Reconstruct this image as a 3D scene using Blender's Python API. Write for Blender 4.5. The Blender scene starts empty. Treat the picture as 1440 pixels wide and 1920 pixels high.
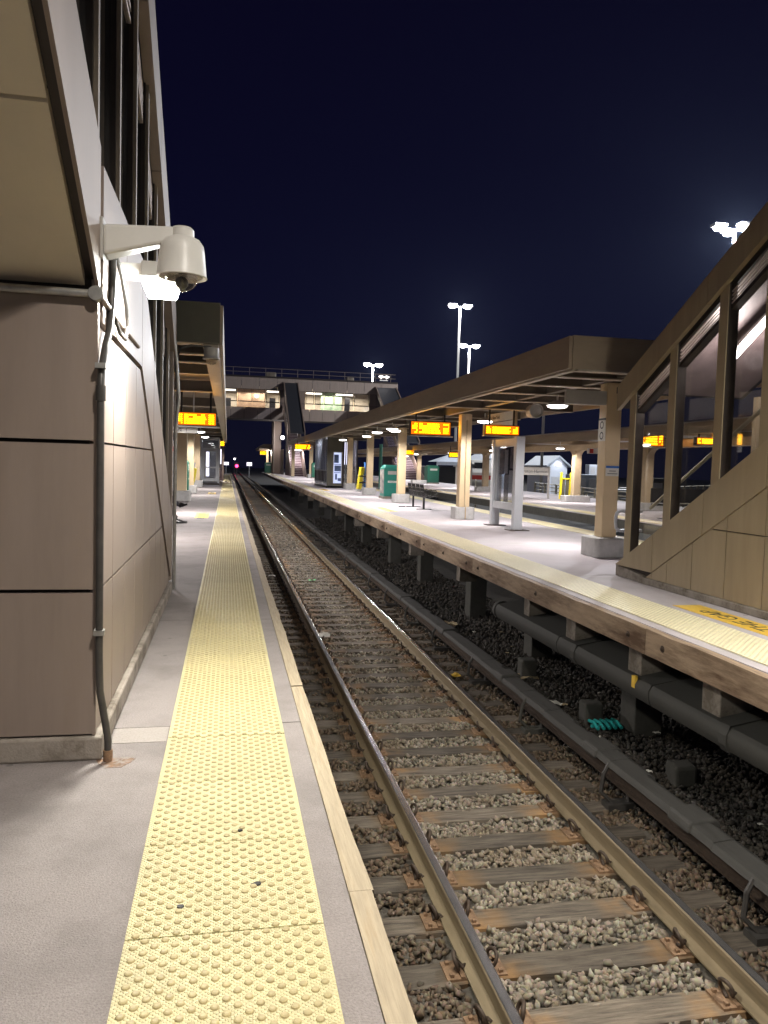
import bpy, bmesh, math, random
import numpy as np
from mathutils import Vector, Matrix
random.seed(7); rng = np.random.default_rng(11)
SC = bpy.context.scene
COL = SC.collection
PI = math.pi

# ------------------------------------------------------------------ materials
def mat(name, c, rough=.6, metal=0., var=.12, scale=8., bump=0., bscale=60., c2=None, c2s=1.5, c2lo=.5, c2hi=.7, coord='Object',
        spec=.5, stretch=None, rnd=0., coat=0.):
    m = bpy.data.materials.new(name); m.use_nodes = True
    nt = m.node_tree; N = nt.nodes; L = nt.links
    b = N['Principled BSDF']
    b.inputs['Roughness'].default_value = rough; b.inputs['Metallic'].default_value = metal
    b.inputs['Specular IOR Level'].default_value = spec
    if coat: b.inputs['Coat Weight'].default_value = coat
    tc = N.new('ShaderNodeTexCoord'); src = tc.outputs[coord]
    if stretch:
        mp = N.new('ShaderNodeMapping'); mp.inputs['Scale'].default_value = stretch
        L.new(src, mp.inputs['Vector']); src = mp.outputs['Vector']
    n = N.new('ShaderNodeTexNoise'); n.inputs['Scale'].default_value = scale; n.inputs['Detail'].default_value = 7; n.inputs['Roughness'].default_value = .65
    L.new(src, n.inputs['Vector'])
    r = N.new('ShaderNodeValToRGB'); r.color_ramp.elements[0].position = .3; r.color_ramp.elements[1].position = .72
    c = tuple(c)
    r.color_ramp.elements[0].color = tuple(max(0, x*(1-var)) for x in c)+(1,)
    r.color_ramp.elements[1].color = tuple(min(1, x*(1+var)) for x in c)+(1,)
    L.new(n.outputs['Fac'], r.inputs['Fac']); out = r.outputs['Color']
    if c2 is not None:
        n2 = N.new('ShaderNodeTexNoise'); n2.inputs['Scale'].default_value = c2s; n2.inputs['Detail'].default_value = 8; n2.inputs['Roughness'].default_value = .7
        L.new(src, n2.inputs['Vector'])
        r2 = N.new('ShaderNodeValToRGB'); r2.color_ramp.elements[0].position = c2lo; r2.color_ramp.elements[1].position = c2hi
        L.new(n2.outputs['Fac'], r2.inputs['Fac'])
        mx = N.new('ShaderNodeMix'); mx.data_type = 'RGBA'
        L.new(r2.outputs['Color'], mx.inputs['Factor']); L.new(out, mx.inputs[6]); mx.inputs[7].default_value = tuple(c2)+(1,)
        out = mx.outputs[2]
    if rnd:
        oi = N.new('ShaderNodeObjectInfo'); hs = N.new('ShaderNodeHueSaturation')
        mr = N.new('ShaderNodeMapRange'); mr.inputs[3].default_value = 1-rnd; mr.inputs[4].default_value = 1+rnd
        L.new(oi.outputs['Random'], mr.inputs[0]); L.new(mr.outputs[0], hs.inputs['Value']); L.new(out, hs.inputs['Color']); out = hs.outputs['Color']
    L.new(out, b.inputs['Base Color'])
    # slight roughness break-up
    rr = N.new('ShaderNodeMapRange'); rr.inputs[3].default_value = max(0, rough-.08); rr.inputs[4].default_value = min(1, rough+.08)
    L.new(n.outputs['Fac'], rr.inputs[0]); L.new(rr.outputs[0], b.inputs['Roughness'])
    if bump:
        nb = N.new('ShaderNodeTexNoise'); nb.inputs['Scale'].default_value = bscale; nb.inputs['Detail'].default_value = 6
        L.new(src, nb.inputs['Vector'])
        bp = N.new('ShaderNodeBump'); bp.inputs['Strength'].default_value = bump; bp.inputs['Distance'].default_value = .01
        L.new(nb.outputs['Fac'], bp.inputs['Height']); L.new(bp.outputs['Normal'], b.inputs['Normal'])
    return m

def emat(name, c, s):
    m = bpy.data.materials.new(name); m.use_nodes = True
    N = m.node_tree.nodes; N.clear()
    e = N.new('ShaderNodeEmission'); e.inputs['Color'].default_value = tuple(c)+(1,); e.inputs['Strength'].default_value = s
    o = N.new('ShaderNodeOutputMaterial'); m.node_tree.links.new(e.outputs[0], o.inputs[0])
    return m

def glass(name, tint=(1, 1, 1), f=1., dirt=.04, ior=1.5):
    m = bpy.data.materials.new(name); m.use_nodes = True
    N = m.node_tree.nodes; L = m.node_tree.links; N.clear()
    t = N.new('ShaderNodeBsdfTransparent'); t.inputs[0].default_value = tuple(tint)+(1,)
    g = N.new('ShaderNodeBsdfGlossy'); g.inputs['Roughness'].default_value = .02
    d = N.new('ShaderNodeBsdfDiffuse'); d.inputs[0].default_value = (.35, .33, .3, 1)
    fr = N.new('ShaderNodeLayerWeight'); fr.inputs[0].default_value = .5
    pw = N.new('ShaderNodeMath'); pw.operation = 'POWER'; pw.inputs[1].default_value = 4.5
    mu = N.new('ShaderNodeMath'); mu.operation = 'MULTIPLY_ADD'; mu.inputs[1].default_value = .9; mu.inputs[2].default_value = .045*f; mu.use_clamp = True
    m1 = N.new('ShaderNodeMixShader'); m2 = N.new('ShaderNodeMixShader')
    tc = N.new('ShaderNodeTexCoord'); n = N.new('ShaderNodeTexNoise'); n.inputs['Scale'].default_value = 3; n.inputs['Detail'].default_value = 8
    L.new(tc.outputs['Object'], n.inputs['Vector'])
    mr = N.new('ShaderNodeMapRange'); mr.inputs[1].default_value = .45; mr.inputs[2].default_value = .8; mr.inputs[3].default_value = dirt*.3; mr.inputs[4].default_value = dirt*2.2
    L.new(n.outputs['Fac'], mr.inputs[0])
    L.new(mr.outputs[0], m1.inputs[0]); L.new(t.outputs[0], m1.inputs[1]); L.new(d.outputs[0], m1.inputs[2])
    L.new(fr.outputs['Facing'], pw.inputs[0]); L.new(pw.outputs[0], mu.inputs[0]); L.new(mu.outputs[0], m2.inputs[0]); L.new(m1.outputs[0], m2.inputs[1]); L.new(g.outputs[0], m2.inputs[2])
    o = N.new('ShaderNodeOutputMaterial'); L.new(m2.outputs[0], o.inputs[0])
    return m

M = {}
M['conc'] = mat('platform concrete', (.285, .252, .244), .85, var=.24, scale=110, bump=.6, bscale=170, c2=(.165, .147, .142), c2s=1.7, c2lo=.44, c2hi=.78)
M['conc_far'] = mat('far concrete', (.47, .425, .445), .85, var=.10, scale=2, bump=.1, bscale=40, c2=(.34, .32, .31), c2s=.5)
M['conc_new'] = mat('plinth concrete', (.50, .49, .48), .85, var=.12, scale=9, bump=.3, bscale=70, c2=(.34, .33, .31), c2s=3, c2lo=.5, c2hi=.8)
M['conc_stain'] = mat('stained concrete', (.33, .29, .25), .85, var=.2, scale=10, bump=.4, bscale=70, c2=(.14, .115, .09), c2s=5, c2lo=.42, c2hi=.62)
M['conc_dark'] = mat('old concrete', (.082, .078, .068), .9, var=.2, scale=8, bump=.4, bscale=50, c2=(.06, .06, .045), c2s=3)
M['panel'] = mat('taupe metal panel', (.29, .232, .198), .42, metal=.12, spec=.4, var=.10, scale=2.2, bump=.05, bscale=1.2, stretch=(3, 3, .35), c2=(.27, .21, .172), c2s=.8, c2lo=.5, c2hi=.8)
M['panel_b'] = mat('brown metal panel', (.36, .285, .185), .42, metal=.15, var=.10, scale=2.2, bump=.05, bscale=1.2, stretch=(3, 3, .35), c2=(.27, .205, .13), c2s=.8, c2lo=.5, c2hi=.8)
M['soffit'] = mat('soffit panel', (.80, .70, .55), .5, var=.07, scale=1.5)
M['joint'] = mat('joint shadow gap', (.03, .022, .018), .9, var=.1)
M['bronze'] = mat('dark bronze frame', (.045, .035, .03), .35, metal=.3, var=.15)
M['bronze_lit'] = mat('bronze mullion cap', (.26, .21, .16), .4, metal=.2, var=.1)  # paler copy of the frame bronze, light on its edge put into the colour
M['louvre'] = mat('louvre slat', (.58, .49, .46), .4, metal=.3, var=.1)
M['alu'] = mat('grey aluminium', (.52, .53, .55), .4, metal=.25, var=.06, scale=4)
M['palealu'] = mat('pale aluminium', (.66, .68, .72), .4, metal=.1, var=.05, scale=4)
M['galv'] = mat('galvanised pipe', (.40, .39, .37), .38, metal=.7, var=.2, scale=20)
M['pipe'] = mat('dark conduit', (.075, .07, .066), .42, metal=.3, var=.25, scale=15)
M['white'] = mat('white enamel', (.66, .64, .60), .4, var=.05)
M['lightgrey'] = mat('pale grey paint', (.50, .48, .45), .5, var=.06)
M['black'] = mat('black steel', (.018, .016, .016), .45, metal=.2, var=.2)
M['blackp'] = mat('black plastic', (.012, .011, .011), .5, var=.2)
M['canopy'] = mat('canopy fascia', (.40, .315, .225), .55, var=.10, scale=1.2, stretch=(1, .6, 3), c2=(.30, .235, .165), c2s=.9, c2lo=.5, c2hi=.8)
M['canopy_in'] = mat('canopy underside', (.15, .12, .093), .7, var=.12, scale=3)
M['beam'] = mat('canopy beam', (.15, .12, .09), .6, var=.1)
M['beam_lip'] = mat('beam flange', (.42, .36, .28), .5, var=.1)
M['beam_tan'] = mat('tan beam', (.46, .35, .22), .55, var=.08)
M['col'] = mat('cream column paint', (.68, .525, .325), .5, var=.05, scale=3, bump=.05, bscale=30)
M['yellow'] = mat('yellow tactile plastic', (.665, .595, .335), .55, var=.09, scale=14, bump=.0, c2=(.52, .455, .28), c2s=3.2, c2lo=.46, c2hi=.82, rnd=.08)
M['yellow_p'] = mat('pale tactile plastic', (.80, .735, .50), .55, var=.06, scale=14, c2=(.66, .60, .42), c2s=3, c2lo=.5, c2hi=.8, rnd=.05)
M['dome'] = mat('soiled tile dome', (.43, .355, .18), .5, var=.18, scale=40, rnd=.06)
M['dome_p'] = mat('pale tile dome', (.66, .60, .42), .5, var=.12, scale=40)
M['yfar'] = mat('pale tactile strip', (.74, .65, .36), .6, var=.10, scale=6, bump=.5, bscale=24)
M['ypaint'] = mat('yellow paint', (.80, .52, .07), .55, var=.08, scale=12)
M['ysteel'] = mat('yellow steel', (.80, .66, .02), .45, var=.06)
M['blue'] = mat('blue paint', (.03, .16, .55), .4, var=.08)
M['teal'] = mat('teal paint', (.02, .24, .185), .4, var=.06)
M['dgreen'] = mat('dark green paint', (.02, .115, .075), .4, var=.1)
M['teal2'] = mat('teal plastic', (.03, .38, .36), .35, var=.25, scale=25)
M['timber'] = mat('edge board pale', (.37, .305, .215), .8, var=.2, scale=3.5, stretch=(14, 1, 9), bump=.4, bscale=7, c2=(.33, .235, .13), c2s=1.2, c2lo=.52, c2hi=.75, rnd=.10)
M['timber_old'] = mat('edge board weathered', (.34, .245, .165), .8, var=.25, scale=3.0, stretch=(9, .9, 6), bump=.4, bscale=6, c2=(.10, .055, .03), c2s=.9, c2lo=.44, c2hi=.66, rnd=.15)
M['rust'] = mat('rusty plate', (.31, .195, .115), .8, metal=.1, var=.3, scale=30, bump=.3, bscale=90, c2=(.13, .075, .05), c2s=14)
M['rustdark'] = mat('dark rusty clip', (.085, .06, .045), .6, metal=.4, var=.3, scale=30)
M['railside'] = mat('rail side', (.31, .245, .155), .6, metal=.25, var=.16, scale=8, stretch=(3, .5, 3), bump=.1, bscale=60)
M['railtop'] = mat('rail head', (.46, .44, .44), .24, metal=.9, var=.12, scale=6, stretch=(20, .4, 1))
M['cover'] = mat('cover board', (.078, .075, .07), .75, var=.18, scale=5, stretch=(6, .7, 6), bump=.3, bscale=8, c2=(.05, .047, .042), c2s=2.2, c2lo=.5, c2hi=.72)
M['trough'] = mat('cable trough', (.045, .0435, .039), .75, var=.15, scale=5, bump=.15, bscale=20, c2=(.045, .043, .038), c2s=2)
M['glassR'] = glass('window glass', (.93, .92, .89), 1.6, .02)
M['glassL'] = glass('dark stair glass', (.30, .28, .34), 1.3, .05)
M['glassS'] = glass('shelter glass', (.88, .9, .95), 1.2, .03)
M['domeglass'] = glass('camera dome', (.75, .72, .68), 1.5, .05)
M['ink'] = mat('dark lettering', (.03, .03, .035), .6, var=.05)
M['paper'] = mat('paper', (.70, .68, .62), .8, var=.06, scale=9)
M['poster'] = mat('poster print', (.42, .38, .34), .6, var=.7, scale=3, c2=(.08, .10, .16), c2s=5)
M['map'] = emat('lit map poster', (.55, .62, .95), .55)
M['leaf'] = mat('dry leaf', (.42, .33, .20), .7, var=.25, scale=30)
M['skin'] = mat('skin', (.46, .28, .2), .5, var=.05)
M['trousers'] = mat('black trousers', (.012, .012, .016), .85, var=.2)
M['coat'] = mat('dark coat', (.03, .03, .04), .85, var=.2)
M['shoe'] = mat('black leather', (.01, .009, .009), .25, var=.1)
M['hair'] = mat('dark hair', (.02, .014, .01), .6, var=.2)
M['ground'] = mat('dark dirt', (.042, .038, .034), .95, var=.35, scale=5, bump=.9, bscale=28, c2=(.075, .068, .055), c2s=1.1)
M['bed'] = mat('track bed', (.115, .10, .082), .95, var=.4, scale=14, bump=1., bscale=30, c2=(.06, .05, .04), c2s=2.0)
M['tread'] = mat('stair riser', (.055, .022, .026), .6, var=.1)
M['nosing'] = mat('stair nosing', (.62, .55, .55), .5, var=.08)
M['orange_w'] = mat('warm wood panel', (.30, .20, .13), .6, var=.3, scale=2)
M['greenp'] = mat('green wall panel', (.26, .36, .24), .6, var=.35, scale=2)
M['cream_w'] = mat('cream interior', (.62, .55, .44), .7, var=.1)
M['shedw'] = mat('pale shed wall', (.52, .56, .64), .7, var=.08)
M['shedr'] = mat('grey shed roof', (.34, .38, .44), .6, var=.1)
M['red'] = mat('red paint', (.55, .04, .03), .5, var=.1)
M['navyroof'] = mat('dark roof sheet', (.02, .02, .024), .6, var=.15)
M['tower'] = mat('brown cladding', (.17, .12, .095), .6, var=.08)
M['olive'] = mat('olive cladding', (.105, .098, .07), .5, var=.08)
M['fencep'] = mat('pale galvanised rail', (.55, .52, .42), .5, metal=.2, var=.12)
# lamps
M['L_flood'] = emat('flood lens', (.95, 1, .96), 40.)
M['L_down'] = emat('downlight lens', (1, .96, .92), 7.)
M['L_tube'] = emat('tube', (1, .97, 1), 5.)
M['L_pole'] = emat('pole lamp lens', (.93, .95, 1), 30.)
M['L_led'] = emat('amber led', (1, .50, .008), 2.6)
M['L_ledy'] = emat('amber led bright', (1, .62, .004), 2.0)
M['L_ledo'] = emat('amber led dim', (1, .20, .005), .55)
M['L_red'] = emat('red lamp', (1, .03, .12), 5.)
M['L_white'] = emat('white lamp', (1, .95, .95), 3.)
M['L_room'] = emat('room light', (1, .86, .66), 2.6)
M['L_backlit'] = emat('backlit panel', (.9, .86, 1), 1.0)  # emission for walls, jambs and boards that are no lamps

# ballast stone material: random value per stone
def stone_mat(name, c, var, warm):
    m = bpy.data.materials.new(name); m.use_nodes = True
    N = m.node_tree.nodes; L = m.node_tree.links; b = N['Principled BSDF']; b.inputs['Roughness'].default_value = .85
    g = N.new('ShaderNodeNewGeometry'); r = N.new('ShaderNodeValToRGB')
    e = r.color_ramp.elements; e[0].color = tuple(x*(1-var) for x in c)+(1,); e[1].color = tuple(x*(1+var) for x in c)+(1,)
    k = e.new(.5); k.color = tuple(a*w for a, w in zip(c, warm))+(1,)
    L.new(g.outputs['Random Per Island'], r.inputs['Fac'])
    n = N.new('ShaderNodeTexNoise'); n.inputs['Scale'].default_value = 40; tc = N.new('ShaderNodeTexCoord'); L.new(tc.outputs['Object'], n.inputs['Vector'])
    mx = N.new('ShaderNodeMix'); mx.data_type = 'RGBA'; mx.blend_type = 'MULTIPLY'; mx.inputs['Factor'].default_value = .5
    L.new(r.outputs['Color'], mx.inputs[6]); L.new(n.outputs['Color'], mx.inputs[7])
    n3 = N.new('ShaderNodeTexNoise'); n3.inputs['Scale'].default_value = 1.6; n3.inputs['Detail'].default_value = 4; L.new(tc.outputs['Object'], n3.inputs['Vector'])
    r3 = N.new('ShaderNodeValToRGB'); r3.color_ramp.elements[0].position = .5; r3.color_ramp.elements[1].position = .72; L.new(n3.outputs['Fac'], r3.inputs['Fac'])
    mx2 = N.new('ShaderNodeMix'); mx2.data_type = 'RGBA'; L.new(r3.outputs['Color'], mx2.inputs['Factor']); L.new(mx.outputs[2], mx2.inputs[6])
    mx2.inputs[7].default_value = tuple(a*w*.55 for a, w in zip(c, (1.05, .88, .7)))+(1,)
    L.new(mx2.outputs[2], b.inputs['Base Color'])
    return m
M['stone'] = stone_mat('ballast stone', (.36, .315, .255), .42, (1.05, 1., .9))
M['stone_b'] = stone_mat('brown ballast stone', (.20, .16, .12), .4, (1.1, .95, .8))
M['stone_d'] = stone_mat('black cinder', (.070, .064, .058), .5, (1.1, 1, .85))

# sleeper wood: grain along x, rust stain beside the plates
def wood_mat():
    m = bpy.data.materials.new('sleeper wood'); m.use_nodes = True
    N = m.node_tree.nodes; L = m.node_tree.links; b = N['Principled BSDF']; b.inputs['Roughness'].default_value = .85
    tc = N.new('ShaderNodeTexCoord'); mp = N.new('ShaderNodeMapping'); mp.inputs['Scale'].default_value = (1.2, 14, 14)
    oi = N.new('ShaderNodeObjectInfo')
    ad = N.new('ShaderNodeVectorMath'); ad.operation = 'ADD'
    cb = N.new('ShaderNodeCombineXYZ'); mm = N.new('ShaderNodeMath'); mm.operation = 'MULTIPLY'; mm.inputs[1].default_value = 50
    L.new(oi.outputs['Random'], mm.inputs[0]); L.new(mm.outputs[0], cb.inputs[0])
    L.new(tc.outputs['Object'], ad.inputs[0]); L.new(cb.outputs[0], ad.inputs[1]); L.new(ad.outputs[0], mp.inputs['Vector'])
    n = N.new('ShaderNodeTexNoise'); n.inputs['Scale'].default_value = 2.2; n.inputs['Detail'].default_value = 9; n.inputs['Roughness'].default_value = .7
    L.new(mp.outputs[0], n.inputs['Vector'])
    r = N.new('ShaderNodeValToRGB'); r.color_ramp.elements[0].position = .32; r.color_ramp.elements[1].position = .7
    r.color_ramp.elements[0].color = (.045, .035, .028, 1); r.color_ramp.elements[1].color = (.235, .195, .15, 1)
    L.new(n.outputs['Fac'], r.inputs['Fac'])
    sx = N.new('ShaderNodeSeparateXYZ'); L.new(tc.outputs['Object'], sx.inputs[0])
    ab = N.new('ShaderNodeMath'); ab.operation = 'ABSOLUTE'; L.new(sx.outputs[0], ab.inputs[0])
    sb = N.new('ShaderNodeMath'); sb.operation = 'SUBTRACT'; sb.inputs[1].default_value = .66; L.new(ab.outputs[0], sb.inputs[0])
    ab2 = N.new('ShaderNodeMath'); ab2.operation = 'ABSOLUTE'; L.new(sb.outputs[0], ab2.inputs[0])
    mr = N.new('ShaderNodeMapRange'); mr.inputs[1].default_value = .14; mr.inputs[2].default_value = .36; mr.inputs[3].default_value = .85; mr.inputs[4].default_value = 0
    L.new(ab2.outputs[0], mr.inputs[0])
    n2 = N.new('ShaderNodeTexNoise'); n2.inputs['Scale'].default_value = 4; n2.inputs['Detail'].default_value = 6; L.new(ad.outputs[0], n2.inputs['Vector'])
    m2 = N.new('ShaderNodeMath'); m2.operation = 'MULTIPLY'; m2.use_clamp = True; L.new(mr.outputs[0], m2.inputs[0])
    r2 = N.new('ShaderNodeValToRGB'); r2.color_ramp.elements[0].position = .38; r2.color_ramp.elements[1].position = .62; L.new(n2.outputs['Fac'], r2.inputs['Fac'])
    L.new(r2.outputs['Color'], m2.inputs[1])
    mx = N.new('ShaderNodeMix'); mx.data_type = 'RGBA'; L.new(m2.outputs[0], mx.inputs['Factor']); L.new(r.outputs['Color'], mx.inputs[6]); mx.inputs[7].default_value = (.33, .185, .075, 1)
    hs = N.new('ShaderNodeHueSaturation'); m3 = N.new('ShaderNodeMapRange'); m3.inputs[3].default_value = .7; m3.inputs[4].default_value = 1.35
    L.new(oi.outputs['Random'], m3.inputs[0]); L.new(m3.outputs[0], hs.inputs['Value']); L.new(mx.outputs[2], hs.inputs['Color'])
    L.new(hs.outputs['Color'], b.inputs['Base Color'])
    bp = N.new('ShaderNodeBump'); bp.inputs['Strength'].default_value = .8; bp.inputs['Distance'].default_value = .012
    L.new(n.outputs['Fac'], bp.inputs['Height']); L.new(bp.outputs['Normal'], b.inputs['Normal'])
    return m
M['wood'] = wood_mat()

def add_spots(m, scale, thr, dark):          # old gum and drip stains trodden into the concrete
    N = m.node_tree.nodes; L = m.node_tree.links; b = N['Principled BSDF']
    src = b.inputs['Base Color'].links[0].from_socket
    tc = N.new('ShaderNodeTexCoord'); n = N.new('ShaderNodeTexNoise'); n.inputs['Scale'].default_value = 14; L.new(tc.outputs['Object'], n.inputs['Vector'])
    mxv = N.new('ShaderNodeMix'); mxv.data_type = 'RGBA'; mxv.inputs['Factor'].default_value = .03; L.new(tc.outputs['Object'], mxv.inputs[6]); L.new(n.outputs['Color'], mxv.inputs[7])
    v = N.new('ShaderNodeTexVoronoi'); v.inputs['Scale'].default_value = scale; L.new(mxv.outputs[2], v.inputs['Vector'])
    sp = N.new('ShaderNodeSeparateColor'); L.new(v.outputs['Color'], sp.inputs[0])
    th = N.new('ShaderNodeMath'); th.operation = 'MULTIPLY'; th.inputs[1].default_value = thr; L.new(sp.outputs[0], th.inputs[0])
    t2 = N.new('ShaderNodeMath'); t2.operation = 'SUBTRACT'; t2.inputs[1].default_value = thr*.45; L.new(th.outputs[0], t2.inputs[0])
    lt = N.new('ShaderNodeMath'); lt.operation = 'LESS_THAN'; L.new(v.outputs['Distance'], lt.inputs[0]); L.new(t2.outputs[0], lt.inputs[1])
    ml = N.new('ShaderNodeMath'); ml.operation = 'MULTIPLY'; ml.inputs[1].default_value = .6; L.new(lt.outputs[0], ml.inputs[0])
    mx = N.new('ShaderNodeMix'); mx.data_type = 'RGBA'; L.new(ml.outputs[0], mx.inputs['Factor']); L.new(src, mx.inputs[6]); mx.inputs[7].default_value = tuple(dark)+(1,)
    L.new(mx.outputs[2], b.inputs['Base Color'])
add_spots(M['conc'], 5.5, .26, (.11, .10, .095)); add_spots(M['conc_far'], 3.5, .2, (.22, .20, .20))
# tactile tile: base bump of fine pips between the domes
def add_pips(m):
    N = m.node_tree.nodes; L = m.node_tree.links; b = N['Principled BSDF']
    tc = N.new('ShaderNodeTexCoord'); mp = N.new('ShaderNodeMapping'); mp.inputs['Rotation'].default_value = (0, 0, PI/4); mp.inputs['Scale'].default_value = (92, 92, 0)
    L.new(tc.outputs['Object'], mp.inputs['Vector'])
    v = N.new('ShaderNodeTexVoronoi'); v.inputs['Randomness'].default_value = .05; v.inputs['Scale'].default_value = 1; L.new(mp.outputs[0], v.inputs['Vector'])
    r = N.new('ShaderNodeMapRange'); r.inputs[1].default_value = .2; r.inputs[2].default_value = .45; r.inputs[3].default_value = 1; r.inputs[4].default_value = 0
    L.new(v.outputs['Distance'], r.inputs[0])
    bp = N.new('ShaderNodeBump'); bp.inputs['Strength'].default_value = 1.; bp.inputs['Distance'].default_value = .004
    L.new(r.outputs[0], bp.inputs['Height']); L.new(bp.outputs['Normal'], b.inputs['Normal'])
add_pips(M['yellow'])

# ------------------------------------------------------------------ mesh builder
class MB:
    def __init__(s): s.v = []; s.f = []
    def add(s, vs, fs):
        o = len(s.v); s.v += [tuple(p) for p in vs]; s.f += [tuple(i+o for i in f) for f in fs]; return s
    def box(s, x0, y0, z0, x1, y1, z1):
        vs = [(x0, y0, z0), (x1, y0, z0), (x1, y1, z0), (x0, y1, z0), (x0, y0, z1), (x1, y0, z1), (x1, y1, z1), (x0, y1, z1)]
        return s.add(vs, [(0, 3, 2, 1), (4, 5, 6, 7), (0, 1, 5, 4), (1, 2, 6, 5), (2, 3, 7, 6), (3, 0, 4, 7)])
    def cbox(s, c, d): return s.box(c[0]-d[0]/2, c[1]-d[1]/2, c[2]-d[2]/2, c[0]+d[0]/2, c[1]+d[1]/2, c[2]+d[2]/2)
    def prism(s, pts, a, b):          # pts: list of 3d points (one end), a->b offset vector applied
        n = len(pts); d = Vector(b)-Vector(a)
        vs = [tuple(Vector(p)+Vector(a)) for p in pts]+[tuple(Vector(p)+Vector(b)) for p in pts]
        fs = [tuple(range(n))[::-1], tuple(range(n, 2*n))]+[(i, (i+1) % n, n+(i+1) % n, n+i) for i in range(n)]
        return s.add(vs, fs)
    def px(s, yz, x0, x1): return s.prism([(0, y, z) for y, z in yz], (x0, 0, 0), (x1, 0, 0))
    def py(s, xz, y0, y1): return s.prism([(x, 0, z) for x, z in xz], (0, y0, 0), (0, y1, 0))
    def pz(s, xy, z0, z1): return s.prism([(x, y, 0) for x, y in xy], (0, 0, z0), (0, 0, z1))
    def quad(s, a, b, c, d): return s.add([a, b, c, d], [(0, 1, 2, 3)])
    def tube(s, path, r, n=10, closed=False, r2=None):
        P = [Vector(p) for p in path]; k = len(P); rings = []
        up = Vector((0, 0, 1)); prev = None
        for i, p in enumerate(P):
            a = P[i-1] if i else P[0]; b = P[i+1] if i < k-1 else P[-1]
            t = (b-a)
            t = t.normalized() if t.length > 1e-9 else Vector((0, 0, 1))
            u = prev if prev is not None else (Vector((1, 0, 0)) if abs(t.z) > .9 else up)
            u = (u-t*u.dot(t)).normalized(); w = t.cross(u); prev = u
            rr = r if r2 is None else r+(r2-r)*i/(k-1)
            rings.append([p+(u*math.cos(2*PI*j/n)+w*math.sin(2*PI*j/n))*rr for j in range(n)])
        vs = [q for g in rings for q in g]; fs = []
        for i in range(k-1):
            for j in range(n): fs.append((i*n+j, i*n+(j+1) % n, (i+1)*n+(j+1) % n, (i+1)*n+j))
        fs.append(tuple(range(n))[::-1]); fs.append(tuple((k-1)*n+j for j in range(n)))
        return s.add(vs, fs)
    def lathe(s, prof, c, n=24, axis='z'):
        vs = []; fs = []
        for r, h in prof:
            for j in range(n):
                x, y = r*math.cos(2*PI*j/n), r*math.sin(2*PI*j/n)
                vs.append({'z': (c[0]+x, c[1]+y, c[2]+h), 'x': (c[0]+h, c[1]+x, c[2]+y), 'y': (c[0]+y, c[1]+h, c[2]+x)}[axis])
        k = len(prof)
        for i in range(k-1):
            for j in range(n): fs.append((i*n+j, i*n+(j+1) % n, (i+1)*n+(j+1) % n, (i+1)*n+j))
        fs.append(tuple(range(n))[::-1]); fs.append(tuple((k-1)*n+j for j in range(n)))
        return s.add(vs, fs)
    def skew(s, k=.008, y0=5.): s.v = [(x+k*(y-y0), y, z) for x, y, z in s.v]; return s

def root_loc(p):
    v = Vector((0, 0, 0))
    while p is not None: v += p.location; p = p.parent
    return v
def ob(name, mb, m, parent=None, bevel=0, smooth=False, loc=None):
    off = root_loc(parent) if parent is not None else Vector(loc or (0, 0, 0))
    me = bpy.data.meshes.new(name)
    me.from_pydata([tuple(Vector(p)-off) for p in mb.v], [], mb.f)
    bm = bmesh.new(); bm.from_mesh(me); bmesh.ops.recalc_face_normals(bm, faces=bm.faces); bm.to_mesh(me); bm.free()
    me.materials.append(M[m] if isinstance(m, str) else m)
    if smooth: me.polygons.foreach_set('use_smooth', [True]*len(me.polygons))
    o = bpy.data.objects.new(name, me); COL.objects.link(o)
    if parent is not None: o.parent = parent
    else: o.location = off
    if bevel:
        b = o.modifiers.new('bevel', 'BEVEL'); b.width = bevel; b.segments = 2; b.limit_method = 'ANGLE'
    if smooth:
        e = o.modifiers.new('edge', 'EDGE_SPLIT'); e.split_angle = math.radians(40)
    return o
def tag(o, label=None, cat=None, group=None, kind=None):
    if label: o['label'] = label
    if cat: o['category'] = cat
    if group: o['group'] = group
    if kind: o['kind'] = kind
    return o
def thing(name, label, cat, loc, group=None):
    o = bpy.data.objects.new(name, None); COL.objects.link(o); o.location = loc; o.empty_display_size = .2
    return tag(o, label, cat, group)
def copy_tree(o, parent=None):
    c = o.copy(); COL.objects.link(c); c.parent = parent
    for ch in [x for x in o.children]: copy_tree(ch, c)
    return c
def place(o, d, label=None):
    o.location = Vector(o.location)+Vector(d)
    if label: o['label'] = label
    return o
def struct(name, mb, m, **k): return tag(ob(name, mb, m, **k), kind='structure')
def lettering(parent, s, origin, right, up, size, m='ink', name='lettering', depth=.002, spacing=1., align='LEFT'):
    cu = bpy.data.curves.new('txt', 'FONT'); cu.body = s; cu.size = size; cu.extrude = depth; cu.space_character = spacing; cu.align_x = align
    to = bpy.data.objects.new('txt', cu); COL.objects.link(to)
    dg = bpy.context.evaluated_depsgraph_get(); me = bpy.data.meshes.new_from_object(to.evaluated_get(dg))
    bpy.data.objects.remove(to); bpy.data.curves.remove(cu)
    R_, U_ = Vector(right).normalized(), Vector(up).normalized(); W_ = R_.cross(U_)
    O = Vector(origin)-root_loc(parent)
    mx = Matrix((R_, U_, W_)).transposed().to_4x4(); mx.translation = O
    me.transform(mx); me.materials.clear(); me.materials.append(M[m])
    o = bpy.data.objects.new(name, me); COL.objects.link(o); o.parent = parent
    return o
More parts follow.
